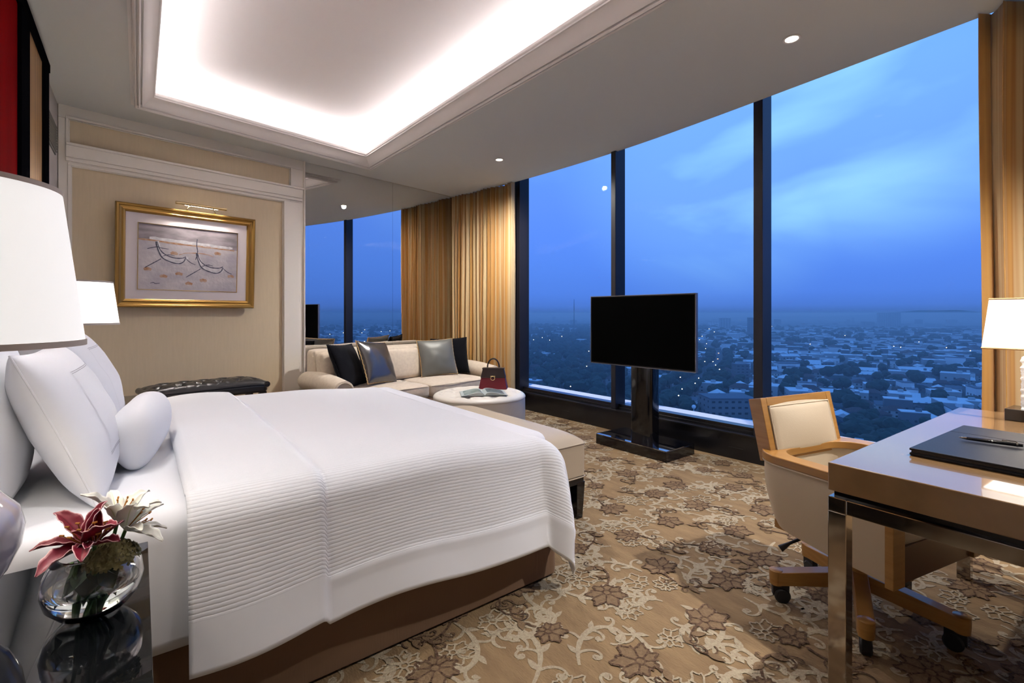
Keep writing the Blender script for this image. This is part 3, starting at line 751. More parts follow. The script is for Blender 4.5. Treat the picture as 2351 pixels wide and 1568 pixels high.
nightstand((-.235, 3.80, 0), 'black bedside table on the far side of the bed')
m_ceramic = mat('pearl_ceramic', (.42, .38, .42), .12, coat=.8, spec=.6)
m_ceramic2 = mat('pale_ceramic', (.62, .62, .60), .25, coat=.4)
m_shtrim = mat('shade_trim', (.52, .46, .40), .8)
def table_lamp(loc, label, s, rb, rt, zb_, zt_, body, mbody, power):
    r = empty('table_lamp', label, 'lamp', loc)
    q = MB(); q.lathe(body, 40); q.build('lamp_base', [mbody], r, smooth=True, angle=60)
    q = MB(); q.tube([(0, 0, body[-1][1]-.005), (0, 0, zb_+.09)], .006, 10); q.build('stem', [m_black], r, smooth=True)
    q = MB(); n = 6
    q.lathe([(rb, zb_), ((rb*.5+rt*.5), (zb_+zt_)/2), (rt, zt_)], 64, cap=False); 
    q.lathe([(rb-.003, zb_), ((rb*.5+rt*.5)-.003, (zb_+zt_)/2), (rt-.003, zt_)], 64, cap=False); sh = q.build('lamp_shade', [shade_mat('lit_shade', s)], r, smooth=True, angle=60)
    for rr, z0, z1 in ((rb, zb_-.001, zb_+.010), (rt, zt_-.008, zt_+.001)):
        q = MB(); q.lathe([(rr+.0015, z0), (rr+.0015, z1), (rr-.004, z1), (rr-.004, z0), (rr+.0015, z0)], 64, cap=False); q.build('shade_trim', [m_shtrim], sh, smooth=True, angle=30)
    q = MB(); q.lathe([(0, 0), (.018, .008), (.028, .035), (.022, .06), (.012, .075), (.012, .09), (0, .09)], 16, M=T(0, 0, zb_+.06)); q.build('bulb', [m_bulb], r, smooth=True)
    ld = bpy.data.lights.new('lamp_glow', 'POINT'); ld.energy = power; ld.color = (1, .87, .72); ld.shadow_soft_size = .05
    lo = bpy.data.objects.new('lamp_glow', ld); COL.objects.link(lo); lo.location = (loc[0], loc[1], loc[2]+(zb_+zt_)/2)
    return r
gourd = [(.055, 0), (.058, .008), (.040, .020), (.052, .045), (.078, .080), (.095, .120), (.100, .155), (.092, .19), (.066, .222), (.036, .242), (.018, .258), (.014, .33), (.014, .40), (.010, .43)]
table_lamp((-.268, 1.272, .620), 'large glowing white table lamp with grey ceramic base, cut off by the left edge', .43, .185, .150, .490, .785, gourd, m_ceramic, 5)
urn = [(.05, 0), (.055, .01), (.04, .02), (.03, .1), (.045, .2), (.055, .30), (.050, .345), (.062, .375), (.066, .38), (.066, .388), (.02, .39), (.02, .40)]
table_lamp((-.275, 3.68, .620), 'glowing white table lamp on the far bedside table, in front of the tan wall', .85, .185, .155, .487, .735, urn, m_ceramic2, 7)

# ================================================================== VASE WITH FLOWERS
VX, VY, VZ = -.066, 1.168, .621
vs = empty('flower_vase', 'round clear glass bowl vase half filled with water', 'vase', (VX, VY, VZ)); vs.scale = (.91, .91, .95)
bowl = [(.0, .004), (.030, .003), (.055, .012), (.074, .034), (.081, .060), (.078, .086), (.066, .108), (.056, .118), (.053, .121), (.051, .118), (.062, .105), (.073, .085), (.076, .060), (.069, .036), (.052, .017), (.03, .010), (0, .010)]
q = MB(); q.lathe(bowl, 48, cap=False)
m_gl = mat('vase_glass', (1, 1, 1), 0.0, trans=1, ior=1.45)
q.build('glass_bowl', [m_gl], vs, smooth=True, angle=180)
wt = [(0, .0105), (.03, .0105), (.0515, .0175), (.0685, .0365), (.0752, .058), (0, .058)]
q = MB(); q.lathe(wt, 40, cap=False); q.build('water', [mat('water', (.88, .95, .92), 0.0, trans=1, ior=1.33)], vs, smooth=True, angle=50)
fw = empty('flower_arrangement', 'red and white lilies with green hydrangea in the glass bowl', 'flowers', (VX, VY, VZ)); fw.scale = (.88, .88, .95)
m_stem = mat('green_stem', (.05, .12, .03), .5)
m_leaf = mat('dark_leaf', (.012, .035, .014), .4)
def petal_mat(name, c0, c1, edge):
    m = bpy.data.materials.new(name); m.use_nodes = True; t = m.node_tree; b = t.nodes['Principled BSDF']; b.inputs['Roughness'].default_value = .5
    uv = t.nodes.new('ShaderNodeUVMap'); s_ = t.nodes.new('ShaderNodeSeparateXYZ'); t.links.new(uv.outputs[0], s_.inputs[0])
    a = t.nodes.new('ShaderNodeMath'); a.operation = 'SUBTRACT'; t.links.new(s_.outputs['X'], a.inputs[0]); a.inputs[1].default_value = .5
    b2 = t.nodes.new('ShaderNodeMath'); b2.operation = 'ABSOLUTE'; t.links.new(a.outputs[0], b2.inputs[0])
    r = t.nodes.new('ShaderNodeValToRGB'); t.links.new(b2.outputs[0], r.inputs[0]); el = r.color_ramp.elements
    el[0].position = 0; el[0].color = (*c0, 1); el[1].position = .5; el[1].color = (*edge, 1); q_ = el.new(.05); q_.color = (*c1, 1); q_ = el.new(.45); q_.color = (*c1, 1)
    t.links.new(r.outputs[0], b.inputs['Base Color'])
    return m
m_redp = petal_mat('crimson_petal', (.09, .002, .010), (.19, .003, .022), (.80, .50, .52))
m_whp = petal_mat('white_petal', (.55, .62, .35), (.82, .82, .74), (.88, .88, .84))
def petal(parent, base, dirv, ln, wd, curl, m, twist=0, seed=0):
    """a lily petal growing from base along dirv, curling back"""
    d = Vector(dirv).normalized(); up = Vector((0, 0, 1)); side = d.cross(up).normalized(); nrm = side.cross(d).normalized()
    side = side*math.cos(twist)+nrm*math.sin(twist); nrm = side.cross(d).normalized()
    q = MB(); n, k = 16, 8; pos = Vector(base); a = 0; cs_ = []
    for i in range(n+1):
        t = i/n; dd = d*math.cos(a)+nrm*math.sin(a); nn = nrm*math.cos(a)-d*math.sin(a); cs_.append((pos.copy(), nn)); pos += dd*ln/n; a += (-.3 if t < .35 else -curl*1.9)/n*(1 if t < .35 else t*1.7)
    def fn(u, v):
        i = round(v*n); p, nn = cs_[i]; t = v; b = 2*u-1
        ww = wd*(math.sin(PI*min(1, t*.93+.05))**.75)*(1-.15*t); ruff = .05*wd*math.sin(t*22+b*3+seed)*abs(b)**2
        return p+side*b*ww/2+nn*(abs(b)**1.7*ww*.30+ruff)
    q.grid(fn, k, n); o = q.build('petal', [m], parent, smooth=True, angle=180, solid=.0012)
    uvl = o.data.uv_layers.new(name='UVMap')
    for p in o.data.polygons:
        for li in p.loop_indices:
            i, j = divmod(o.data.loops[li].vertex_index, n+1); uvl.data[li].uv = (i/k, j/n)
    return o
# petals: directions chosen in the room's axes (x right of headboard, y into the room)
def lily(nm, c, ax, m, ln, wd, n=6, a0=0, open_=1.0, curl=1.0, mst=None):
    q = MB(); q.tube([(c[0]*.1, c[1]*.1, .02), (c[0]*.45, c[1]*.45, .07), c], .0035, 8); st = q.build(nm, [m_stem], fw, smooth=True)
    A = Vector(ax).normalized(); B = A.cross(Vector((0, 0, 1)) if abs(A.z) < .95 else Vector((1, 0, 0))).normalized(); Cc = A.cross(B)
    for k in range(n):
        a = a0+2*PI*k/n; d = A*math.cos(open_)+(B*math.cos(a)+Cc*math.sin(a))*math.sin(open_)
        petal(st, Vector(c)+d*.004, d, ln*(1 if k % 2 else .9), wd*(1 if k % 2 else .78), curl, m, seed=k)
    for k in range(5):
        a = a0+.4+2*PI*k/5; d = A*.9+(B*math.cos(a)+Cc*math.sin(a))*.28; p = Vector(c)
        q = MB(); q.tube([p, p+d*.03, p+d*.052], .0009, 5); q.tube([p+d*.052-B*.004, p+d*.052+B*.004], .0018, 6); q.build('stamen', [mst or m_leaf], st, smooth=True)
m_anth = mat('pollen', (.35, .14, .02), .8)
lily('red_lily', (-.012, -.042, .150), (-.35, -.45, .75), m_redp, .084, .042, 6, .35, .95, .38, m_anth)
lily('red_lily', (.004, -.045, .145), (.2, -.55, .9), m_redp, .062, .032, 5, .8, .70, .15, m_anth)
lily('white_lily', (.038, .005, .162), (.25, .0, .9), m_whp, .088, .040, 6, .5, .75, .55, m_anth)
lily('white_lily', (.052, -.012, .150), (.8, -.3, .6), m_whp, .078, .034, 6, .1, .75, .35, m_anth)
m_hyd = mat('green_hydrangea', (.13, .11, .03), .7, var=(60, (.22, .19, .08)))
q = MB(); r_ = random.Random(3)
for i in range(230):
    a = r_.uniform(0, 2*PI); b = r_.uniform(-.3, 1); rr = .036
    p = Vector((.030+rr*1.25*math.cos(a)*math.sqrt(1-b*b), -.035+rr*math.sin(a)*math.sqrt(1-b*b), .112+rr*.75*b)); nn = Vector((math.cos(a), math.sin(a), b+.3)).normalized(); t1 = nn.cross(Vector((.2, .5, .8))).normalized(); t2 = nn.cross(t1)
    s_ = r_.uniform(.0045, .0075)
    for k in range(4):
        c0, s0 = math.cos(k*PI/2+a*3), math.sin(k*PI/2+a*3); d1 = t1*c0+t2*s0; d2 = -t1*s0+t2*c0
        q.add([p, p+d1*s_+d2*s_*.6+nn*.001, p+d1*s_*1.5+nn*.0025, p+d1*s_-d2*s_*.6+nn*.001], [(0, 1, 2, 3)])
q.build('hydrangea_head', [m_hyd], fw)
q = MB()
for k in range(7):
    a = k*.9; 
    def lf(u, v, a=a):
        t = v; b = 2*u-1; ww = .030*math.sin(PI*min(1, t+.02)); x = .052*math.cos(a)*t; y = .052*math.sin(a)*t; sx_, sy_ = -math.sin(a), math.cos(a)
        return (x+sx_*b*ww, y+sy_*b*ww, .088-.045*t*t+.006*b*b)
    q.grid(lf, 4, 8)
q.build('leaves', [m_leaf], fw, smooth=True, angle=180)
q = MB()
for x, y in ((.01, 0), (-.015, .01), (.0, -.02), (.02, .02), (-.02, -.015)): q.tube([(x*.5-.012, y*1.3, .014), (x, y*.8, .05), (x*1.6, y*1.6, .115)], .0035, 7)
q.build('stems', [m_stem], fw, smooth=True)

# ================================================================== SOFA
SR = math.radians(7)
so = empty('sofa', 'cream two-seat sofa with rolled arms in front of the mirror wall', 'sofa', (2.36, 4.965, 0), SR)
SW, SD = 1.04, .44
q = MB(); q.box(-SW+.10, -SD+.03, .07, SW-.10, SD-.02, .29); q.build('base', [m_sofa], so, bevel=.02, seg=3)
for s in (-1, 1):
    for y in (-SD+.08, SD-.08):
        q = MB(); q.lathe([(.018, 0), (.028, .07)], 14, M=T(s*(SW-.16), y, 0)); q.build('foot', [m_black], so, smooth=True)
    # rolled arm: profile swept front to back
    P = []
    for i in range(25): a = math.radians(-60+300*i/24); P.append((.105*math.cos(a)*1.0, .455+.095*math.sin(a)))
    prof_ = [(.075, .10)]+P+[(-.075, .10)] ; 
    def armf(u, v, s=s):
        i = round(v*(len(prof_)-1)); x, z = prof_[i]; t = u; y = -SD+.01+t*(2*SD-.05)
        e_ = .03 if (t < .001 or t > .999) else 0
        k = 1-.0*t; zz = z*(1+.05*math.sin(t*PI))*1.0
        return (s*(SW-.105)+x*(1-e_)*(-s), y, zz+.02*t)
    q = MB(); q.grid(armf, 18, len(prof_)-1, 0, None, flip=(s > 0))
    n_ = len(prof_)
    for t in (0, 1):
        f_ = [armf(t, i/(n_-1)) for i in range(n_)]; q.add(f_, [tuple(range(n_))])
    ao = q.build('arm', [m_sofa], so, smooth=True, angle=50, merge=.0005, bevel=.008)
    sc_ = MB(); sc_.tube([(s*(SW-.105)+.082*math.cos(a), -SD+.004, .455+.078*math.sin(a)) for a in [math.radians(-60+300*i/30) for i in range(31)]], .0055, 6)
    sc_.build('scroll_piping', [m_sofa], ao, smooth=True)
def soft_box(x0, y0, z0, x1, y1, z1, puff=.03, n=14, p=6, r=.03):
    """rounded upholstered block: superellipsoid-like box"""
    q = MB(); cx_, cy_, cz_ = (x0+x1)/2, (y0+y1)/2, (z0+z1)/2; hx, hy, hz = (x1-x0)/2, (y1-y0)/2, (z1-z0)/2
    def face(ax, sg):
        def fn(u, v):
            a = 2*u-1; b = 2*v-1; c = [0, 0, 0]; c[ax] = sg; c[(ax+1) % 3] = math.sin(a*PI/2)*.999; c[(ax+2) % 3] = math.sin(b*PI/2)*.999
            hs = (hx, hy, hz); P = [c[i]*hs[i] for i in range(3)]; Q = [max(-hs[i]+r, min(hs[i]-r, P[i])) for i in range(3)]
            d = Vector([P[i]-Q[i] for i in range(3)]); l = d.length
            if l > 1e-6: d = d/l*r
            out = [Q[i]+d[i] for i in range(3)]
            k = (1-c[0]**2)*(1-c[1]**2) if True else 0
            out[2] += puff*k*(1 if c[2] > 0 else 0)*max(0, c[2])
            k2 = (1-c[0]**2)*(1-c[2]**2); out[1] -= puff*.6*k2*max(0, -c[1])
            return (cx_+out[0], cy_+out[1], cz_+out[2])
        return fn
    for ax in range(3):
        for sg in (-1, 1): q.grid(face(ax, sg), n, n, 0, None, flip=(sg < 0))
    return q
for k in range(2):
    x0 = -SW+.205+k*(SW-.205); x1 = x0+(SW-.205)-.006
    c_ = soft_box(x0, -SD-.02, .29, x1, SD-.22, .425, .025).build('seat_cushion', [m_sofa], so, smooth=True, angle=180, merge=.0008)
    q = MB(); q.tube([(x0+.02, -SD-.02, .408), (x0+.3, -SD-.036, .412), (x1-.02, -SD-.02, .408)], .004, 6); q.build('piping', [m_sofa], c_, smooth=True)
q = soft_box(-SW+.10, SD-.22, .25, SW-.10, SD, .80, .0, 16, r=.05); q.build('backrest', [m_sofa], so, smooth=True, angle=180, merge=.0008)
for k, (x0, x1) in enumerate(((-SW+.12, -.32), (-.315, .28), (.285, SW-.2))):
    MM = T(0, SD-.26, .60) @ RX(math.radians(-10)) @ T(0, -(SD-.26), -.60)
    qq = soft_box(x0, SD-.36, .42, x1, SD-.19, .77, .03, 14, r=.05); q = MB(); q.add(qq.v, qq.f, 0, MM); q.build('back_cushion', [m_sofa], so, smooth=True, angle=180, merge=.0008)
def throw(loc, wd, ht, th, lean, rz, label, m, rope=None, roll=0, seed=0):
    r = empty('throw_cushion', label, 'cushion', loc); r.rotation_euler = (Matrix.Rotation(rz, 3, 'Z') @ Matrix.Rotation(-lean, 3, 'X') @ Matrix.Rotation(roll, 3, 'Y')).to_euler()
    cushion_mb(wd, ht, th, 26, .06, .40, .008, seed).build('cushion_cover', [m], r, smooth=True, angle=180, merge=.0005)
    if rope:
        q = MB(); P = outline(wd, ht, .06, 40); P = [(x*1.005, .003*math.sin(i*2.2), z*1.005) for i, (x, y, z) in enumerate(P)]; q.tube(P, .0055, 6, closed=True); q.build('rope_piping', [rope], r, smooth=True)
    return r
def sofa_pt(x, y, z): return tuple(so_m @ Vector((x, y, z)))
so_m = T(2.36, 4.965, 0) @ RZ(SR)
throw(sofa_pt(-.70, -.02, .645), .46, .46, .16, .42, SR+.62, 'black velvet cushion at the left end of the sofa', m_velvet, m_velvet, .05, 1)
throw(sofa_pt(-.42, -.10, .665), .46, .46, .17, .42, SR+.42, 'shiny pewter satin cushion with gold rope edge, left on the sofa', m_satin, m_rope, .10, 2)
throw(sofa_pt(.42, .00, .655), .44, .44, .16, .36, SR-.30, 'grey satin cushion with rope edge toward the right of the sofa', m_satin2, m_rope, -.04, 3)
throw(sofa_pt(.66, .07, .655), .44, .44, .16, .30, SR-.55, 'black velvet cushion tucked behind the grey one', m_velvet, m_velvet, -.04, 4)

# ================================================================== OTTOMAN, MAGAZINE, HANDBAG
OX, OY, OR, OZ = 2.67, 3.97, .455, .405
ot = empty('ottoman', 'round ivory leather ottoman with tufted top near the sofa', 'ottoman', (OX, OY, 0))
q = MB(); q.lathe([(.40, .0), (.44, .012), (OR-.004, .05), (OR, .20), (OR-.002, .335), (OR-.008, .352)], 72); q.build('side', [m_ott], ot, smooth=True, angle=60)
q = MB()
def otop(u, v):
    a = 2*PI*u; r = (OR+.002)*math.sin(v*PI/2); z = .352+(OZ-.352)*max(0, 1-(r/(OR+.002))**7)**.5
    x, y = r*math.cos(a), r*math.sin(a); g = 0
    for i in range(-3, 4):
        for j in range(-3, 4):
            bx, by = i*.14+(.07 if j % 2 else 0), j*.12
            if math.hypot(bx, by) < .40: g = max(g, math.exp(-((x-bx)**2+(y-by)**2)/.0007))
    c1 = abs(((x/.14+y/.24) % 1)-.5)*2; c2 = abs(((x/.14-y/.24) % 1)-.5)*2
    cr_ = max(sm(.84, 1, c1), sm(.84, 1, c2))*(1 if r < .40 else 0)
    return (x, y, z-.016*g-.005*cr_)
q.grid(otop, 120, 60); q.build('tufted_top', [m_ott], ot, smooth=True, angle=180, merge=.0004)
q = MB(); q.tube([((OR-.002)*math.cos(a*PI/36), (OR-.002)*math.sin(a*PI/36), .352) for a in range(72)], .004, 6, closed=True); q.build('piping', [m_ott], ot, smooth=True)
# magazine
mg = empty('magazine', 'open magazine lying on the ivory ottoman', 'magazine', (2.60, 3.80, OZ+.001), math.radians(-28))
m_page = mat('printed_page', (.50, .56, .55), .35)
m_pic = mat('page_picture', (.10, .17, .16), .35, var=(14, (.36, .42, .40)))
m_pic2 = mat('page_picture_dark', (.03, .05, .06), .3, var=(22, (.16, .22, .22)))
for s in (-1, 1):
    def pg(u, v, s=s, h=0): t = u; return (s*.215*t, -.14+.28*v, .004+.030*math.sin(PI*min(1, t**.55))*(1-.35*t)+h)
    q = MB(); q.grid(lambda u, v: pg(u, v), 16, 4, 0, None, flip=(s < 0)); q.grid(lambda u, v: pg(.12+.76*u, .10+.8*v, h=.0012), 14, 4, 1 if s < 0 else 2, None, flip=(s < 0))
    q.grid(lambda u, v: (s*.215*u, -.14, (.001)+v*(pg(u, 0)[2]-.001)), 16, 1, 0); q.grid(lambda u, v: (s*.215*u, .14, (.001)+v*(pg(u, 0)[2]-.001)), 16, 1, 0)
    q.build('page_block', [m_page, m_pic, m_pic2], mg, smooth=True, angle=40)
q = MB(); q.box(-.218, -.142, 0, .218, .142, .0012); q.build('cover', [m_pic2], mg)
# handbag
hb = empty('handbag', 'burgundy and dark brown structured handbag with gold clasp on the ottoman', 'handbag', (2.87, 4.01, OZ-.006), math.radians(-42))
def trap(z0, z1, w0, w1, d0, d1, mi, q, x=0): q.add([(-w0, -d0, z0), (w0, -d0, z0), (w0, d0, z0), (-w0, d0, z0), (-w1, -d1, z1), (w1, -d1, z1), (w1, d1, z1), (-w1, d1, z1)], [(0, 3, 2, 1), (4, 5, 6, 7), (0, 1, 5, 4), (1, 2, 6, 5), (2, 3, 7, 6), (3, 0, 4, 7)], mi)
q = MB(); trap(.006, .205, .145, .105, .075, .030, 0, q); q.build('body', [m_bag_r], hb, bevel=.006, seg=3)
q = MB(); trap(.118, .212, .128, .107, .053, .030, 0, q); q.build('flap', [m_bag_d], hb, bevel=.006, seg=3)
q = MB(); q.box(-.113, -.034, .203, .113, .034, .218); q.build('top_frame', [m_bag_d], hb, bevel=.004)
q = MB(); P = [(.060*math.cos(a), -.01, .225+.085*math.sin(a)) for a in [PI*i/20 for i in range(21)]]; q.tube([(.06, -.01, .205)]+P+[(-.06, -.01, .205)], .0075, 8); q.build('handle', [m_bag_d], hb, smooth=True)
q = MB(); q.tube([(.020*math.cos(a), -.064+.0, .118+.020*math.sin(a)) for a in [2*PI*i/20 for i in range(20)]], .004, 6, closed=True); q.box(-.024, -.066, .130, .024, -.050, .142); q.build('clasp', [m_brass], hb, smooth=True, angle=40)
for x in (-.06, .06):
    q = MB(); q.lathe([(0, .0), (.008, 0), (.008, .016), (0, .016)], 12, M=T(x, -.01, .208)); q.build('handle_stud', [m_brass], hb)

# ================================================================== TELEVISION ON STAND
tv = empty('television', 'black flat television on a pedestal before the middle window', 'television', (3.46, 2.595, 0))
q = MB(); q.box(-.203, -.363, .084, .188, .363, .0905); q.build('glass_top_plate', [m_bglass], tv)
q = MB(); q.box(-.205, -.365, .0, .19, .365, .084); q.build('stand_base', [m_black], tv, bevel=.002)
q = MB(); q.prism(rrect(-.06, -.115, .075, .105, .03, 4), .09, .86); q.build('column', [m_black], tv, smooth=True, angle=30)
ta = math.atan2(3.07-2.052, 3.315-3.364)   # screen line direction
sm_ = T(-.12, -.034, 1.0215) @ RZ(ta-PI/2)  # local: y along the screen width, -x toward the room
q = MB(); q.box(0, -.516, -.302, .028, .516, .302, 0, sm_); q.box(.028, -.36, -.2, .055, .36, .2, 0, sm_); sb = q.build('screen_housing', [mat('tv_bezel', (.02, .02, .022), .3, metal=.2)], tv, bevel=.002)
q = MB(); q.box(-.0015, -.508, -.292, .002, .508, .294, 0, sm_); q.build('screen', [mat('tv_screen', (.001, .001, .001), .6, spec=.02)], sb)
q = MB(); q.box(-.003, -.519, .302, .028, .519, .307, 0, sm_); q.box(-.003, -.519, -.306, .028, .519, -.302, 0, sm_); q.box(-.003, -.519, -.302, .028, -.516, .302, 0, sm_); q.box(-.003, .516, -.302, .028, .519, .302, 0, sm_); q.build('silver_edge', [mat('brushed_edge', (.35, .35, .38), .3, metal=.9)], sb)
q = MB(); q.box(.05, -.09, -.12, .12, .09, .0, 0, sm_); q.build('mounting_bracket', [m_rubber], tv)

# ================================================================== DESK
DX, DY, DR = 1.541, .528, math.radians(-2.2)
dk = empty('desk', 'glossy veneered writing desk with chrome legs at the right', 'desk', (DX, DY, 0), DR)
DL, DW = 1.37, .80
q = MB(); q.box(0, -DW, .672, DL, 0, .75); q.build('desk_top', [m_veneer], dk, bevel=.003)
q = MB(); q.box(.012, -DW+.012, .655, DL-.012, -.012, .672); q.build('shadow_gap', [m_black], dk)
q = MB(); 
for y0, y1 in ((-.045, 0), (-DW, -DW+.045)): q.box(0, y0, .615, DL, y1, .655)
for x0, x1 in ((0, .045), (DL-.045, DL)): q.box(x0, -DW+.045, .615, x1, -.045, .655)
q.build('chrome_rail', [m_chrome], dk, bevel=.002)
for x in (.0, DL-.045):
    for y in (-.045, -DW):
        q = MB(); q.box(x, y, 0, x+.045, y+.045, .615); q.build('leg', [m_chrome], dk, bevel=.002)
# blotter, pen
m_fold = mat('folder_leather', (.006, .007, .010), .42, spec=.3, bump=(200, .05))
fd = empty('leather_folder', 'black leather writing folder on the desk', 'folder', (1.805, .405, .7505), math.radians(-4))
q = MB(); q.box(0, -.36, .0, .52, 0, .009); q.build('lower_cover', [m_fold], fd, bevel=.003)
q = MB(); q.box(.004, -.356, .009, .516, -.004, .015); q.build('page_edge', [m_rubber], fd)
q = MB(); q.box(0, -.36, .015, .365, 0, .022); q.box(.368, -.36, .015, .52, 0, .022); q.build('upper_cover', [m_fold], fd, bevel=.002)
q = MB()
for k, (x, y, w_, h_) in enumerate(((0, 0, .004, .022), (.008, 0, .004, .022), (.004, .009, .004, .004), (.017, 0, .004, .022), (.025, 0, .004, .022), (.020, 0, .008, .004), (.020, .018, .008, .004), (.034, 0, .004, .022), (.038, 0, .01, .004))):
    q.box(.26+x, -.10-y-h_, .022, .26+x+w_, -.10-y, .0225)
q.build('embossed_monogram', [mat('embossed', (.02, .02, .022), .5)], fd)
pn = empty('pen', 'black ballpoint pen with silver tip resting on the folder', 'pen', (2.05, .262, .781), math.radians(-82))
q = MB(); q.tube([(-.055, 0, 0), (-.03, 0, 0), (.05, 0, 0), (.066, 0, 0)], lambda t: (.0050, .0056, .0056, .0048)[round(t*3)], 14); q.build('barrel', [m_black], pn, smooth=True)
q = MB(); q.tube([(-.073, 0, 0), (-.066, 0, 0), (-.055, 0, 0)], lambda t: (.0008, .003, .005)[round(t*2)], 12); q.build('tip', [m_chrome], pn, smooth=True)
q = MB(); q.tube([(.0, 0, 0), (.003, 0, 0)], .0062, 14); q.tube([(.052, 0, 0), (.056, 0, 0)], .0062, 14); q.build('silver_ring', [m_chrome], pn, smooth=True)
q = MB(); q.tube([(.056, 0, .0055), (.05, 0, .009), (.022, 0, .0075)], .0014, 6); q.build('clip', [m_chrome], pn, smooth=True)
# desk lamp
dl = empty('desk_lamp', 'lamp with white oblong shade and textured white block base on the desk', 'lamp', (2.70, .225, .75), math.radians(-5))
q = MB(); q.box(0, -.30, 0, .13, .085, .045); q.build('plinth', [mat('bronze_plinth', (.03, .022, .017), .25, coat=.4)], dl, bevel=.002)
q = MB()
def blk(u, v):
    a = u*4; k = int(min(3, a)); f = a-k; c_ = [(.035, -.21), (.115, -.21), (.115, .045), (.035, .045)]; p = c_[k]; p2 = c_[(k+1) % 4]
    x = p[0]+(p2[0]-p[0])*f; y = p[1]+(p2[1]-p[1])*f; z = .045+.205*v
    d = .0045*noise.fractal(Vector((x*60, y*60, z*60)), 1.0, 2.0, 3); cx_, cy_ = .075, -.08
    return (x+(1 if x > cx_ else -1)*d, y+(1 if y > cy_ else -1)*d, z)
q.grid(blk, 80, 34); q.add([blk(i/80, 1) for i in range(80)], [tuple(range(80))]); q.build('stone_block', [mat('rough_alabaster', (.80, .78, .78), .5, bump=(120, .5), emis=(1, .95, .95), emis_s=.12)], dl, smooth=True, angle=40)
q = MB(); q.tube([(.075, -.08, .25), (.075, -.08, .30)], .006, 8); q.build('stem', [m_brass], dl, smooth=True)
def oblong(hx, hy, z): return [(.075-hx, -.08-hy, z), (.075+hx, -.08-hy, z), (.075+hx, -.08+hy, z), (.075-hx, -.08+hy, z)]
q = MB(); a = oblong(.105, .225, .282); b = oblong(.095, .205, .478); a2 = oblong(.102, .222, .282); b2 = oblong(.092, .202, .478)
for lo_, hi_ in ((a, b), (a2, b2)):
    q.add(lo_+hi_, [(0, 1, 5, 4), (1, 2, 6, 5), (2, 3, 7, 6), (3, 0, 4, 7)])
sh = q.build('lamp_shade', [shade_mat('lit_oblong_shade', .75)], dl)
for ring_ in (a, b):
    q = MB(); q.tube([Vector(p) for p in ring_], .0035, 4, closed=True); q.build('shade_trim', [m_rope], sh)
ld = bpy.data.lights.new('desk_lamp_glow', 'POINT'); ld.energy = 5; ld.color = (1, .87, .72); ld.shadow_soft_size = .04
lo = bpy.data.objects.new('desk_lamp_glow', ld); COL.objects.link(lo); lo.location = (2.77, .14, .75+.38)

# ================================================================== DESK CHAIR
CR = math.radians(-13)
ch = empty('desk_chair', 'honey wood and cream leather swivel tub chair pushed under the desk', 'chair', (2.232, .655, 0), CR)
def upath(hx, yf, yb, r, n=8):
    P = [(-hx, yf), (-hx, (yf+yb)/2-.02), (-hx, yb-r)]
    for i in range(1, n+1): a = PI-PI/2*i/n; P.append((-hx+r+r*math.cos(a), yb-r+r*math.sin(a)))
    for i in range(0, n+1): a = PI/2-PI/2*i/n; P.append((hx-r+r*math.cos(a), yb-r+r*math.sin(a)))
    P += [(hx, (yf+yb)/2-.02), (hx, yf)]
    return P
ZS0, ZS1 = .285, .575
def shell(u, v, extra=0):
    # v: 0 bottom .. 1 top (outer surface)
    k = v; sc2 = .80+.20*math.sin(PI/2*min(1, k*1.15))**.7
    P = upath((.283)*(.90+.10*math.sin(PI/2*min(1, k*1.2))), -.235, .265*sc2+.0, .13*sc2); i = round(u*(len(P)-1)); x, y = P[i]
    y_drop = 0
    z = ZS0+(ZS1-ZS0)*v
    t = (y+.235)/.5; z -= .0
    z = z+(1-v)*.055*max(0, t-.25)
    return (x*(1+extra), y, z)
n_ = len(upath(.2, 0, .2, .1))-1
q = MB(); q.grid(lambda u, v: shell(u, v), n_, 14); 
def shin(u, v):
    P = upath(.225, -.235, .205, .10); i = round(u*(len(P)-1)); x, y = P[i]; return (x, y, ZS0+.03+(ZS1-ZS0-.03)*v)
q.grid(shin, n_, 4, 0, None, flip=True)
for t in (0, n_):      # front ends of the arms
    A_ = [shell(t/n_, i/14) for i in range(15)]; B_ = [shin(t/n_, i/4) for i in range(4, -1, -1)]; q.add(A_+B_, [tuple(range(20))])
A_ = [shell(i/n_, 0) for i in range(n_+1)]; B_ = [shin(i/n_, 0) for i in range(n_+1)]
q.add(A_+B_, [(i, i+1, n_+2+i, n_+1+i) for i in range(n_)])
q.build('upholstered_shell', [m_cream], ch, smooth=True, angle=50)
q = MB(); Pw = upath(.292, -.245, .272, .135); Pi = upath(.222, -.245, .195, .10)
k_ = len(Pw); vs_ = [(x, y, ZS1) for x, y in Pw]+[(x, y, ZS1) for x, y in Pi]+[(x, y, ZS1+.032) for x, y in Pw]+[(x, y, ZS1+.032) for x, y in Pi]; fs_ = []
for i in range(k_-1): fs_ += [(i, k_+i, k_+i+1, i+1), (2*k_+i, 2*k_+i+1, 3*k_+i+1, 3*k_+i), (i, i+1, 2*k_+i+1, 2*k_+i), (k_+i, 3*k_+i, 3*k_+i+1, k_+i+1)]
fs_ += [(0, 2*k_, 3*k_, k_), (k_-1, 2*k_-1, 4*k_-1, 3*k_-1)]
q.add(vs_, fs_); q.build('arm_rail', [m_wood], ch, smooth=True, angle=30, bevel=.003, merge=.0001)
q = MB(); q.tube([(x, y, ZS1-.004) for x, y in upath(.288, -.24, .269, .135)], .004, 6); q.build('piping', [m_cream], ch, smooth=True)
for s in (-1, 1):
    q = MB(); q.box(s*.22, -.262, ZS0, s*.286, -.236, ZS1); q.build('arm_front', [m_wood], ch, bevel=.002, merge=.0001)
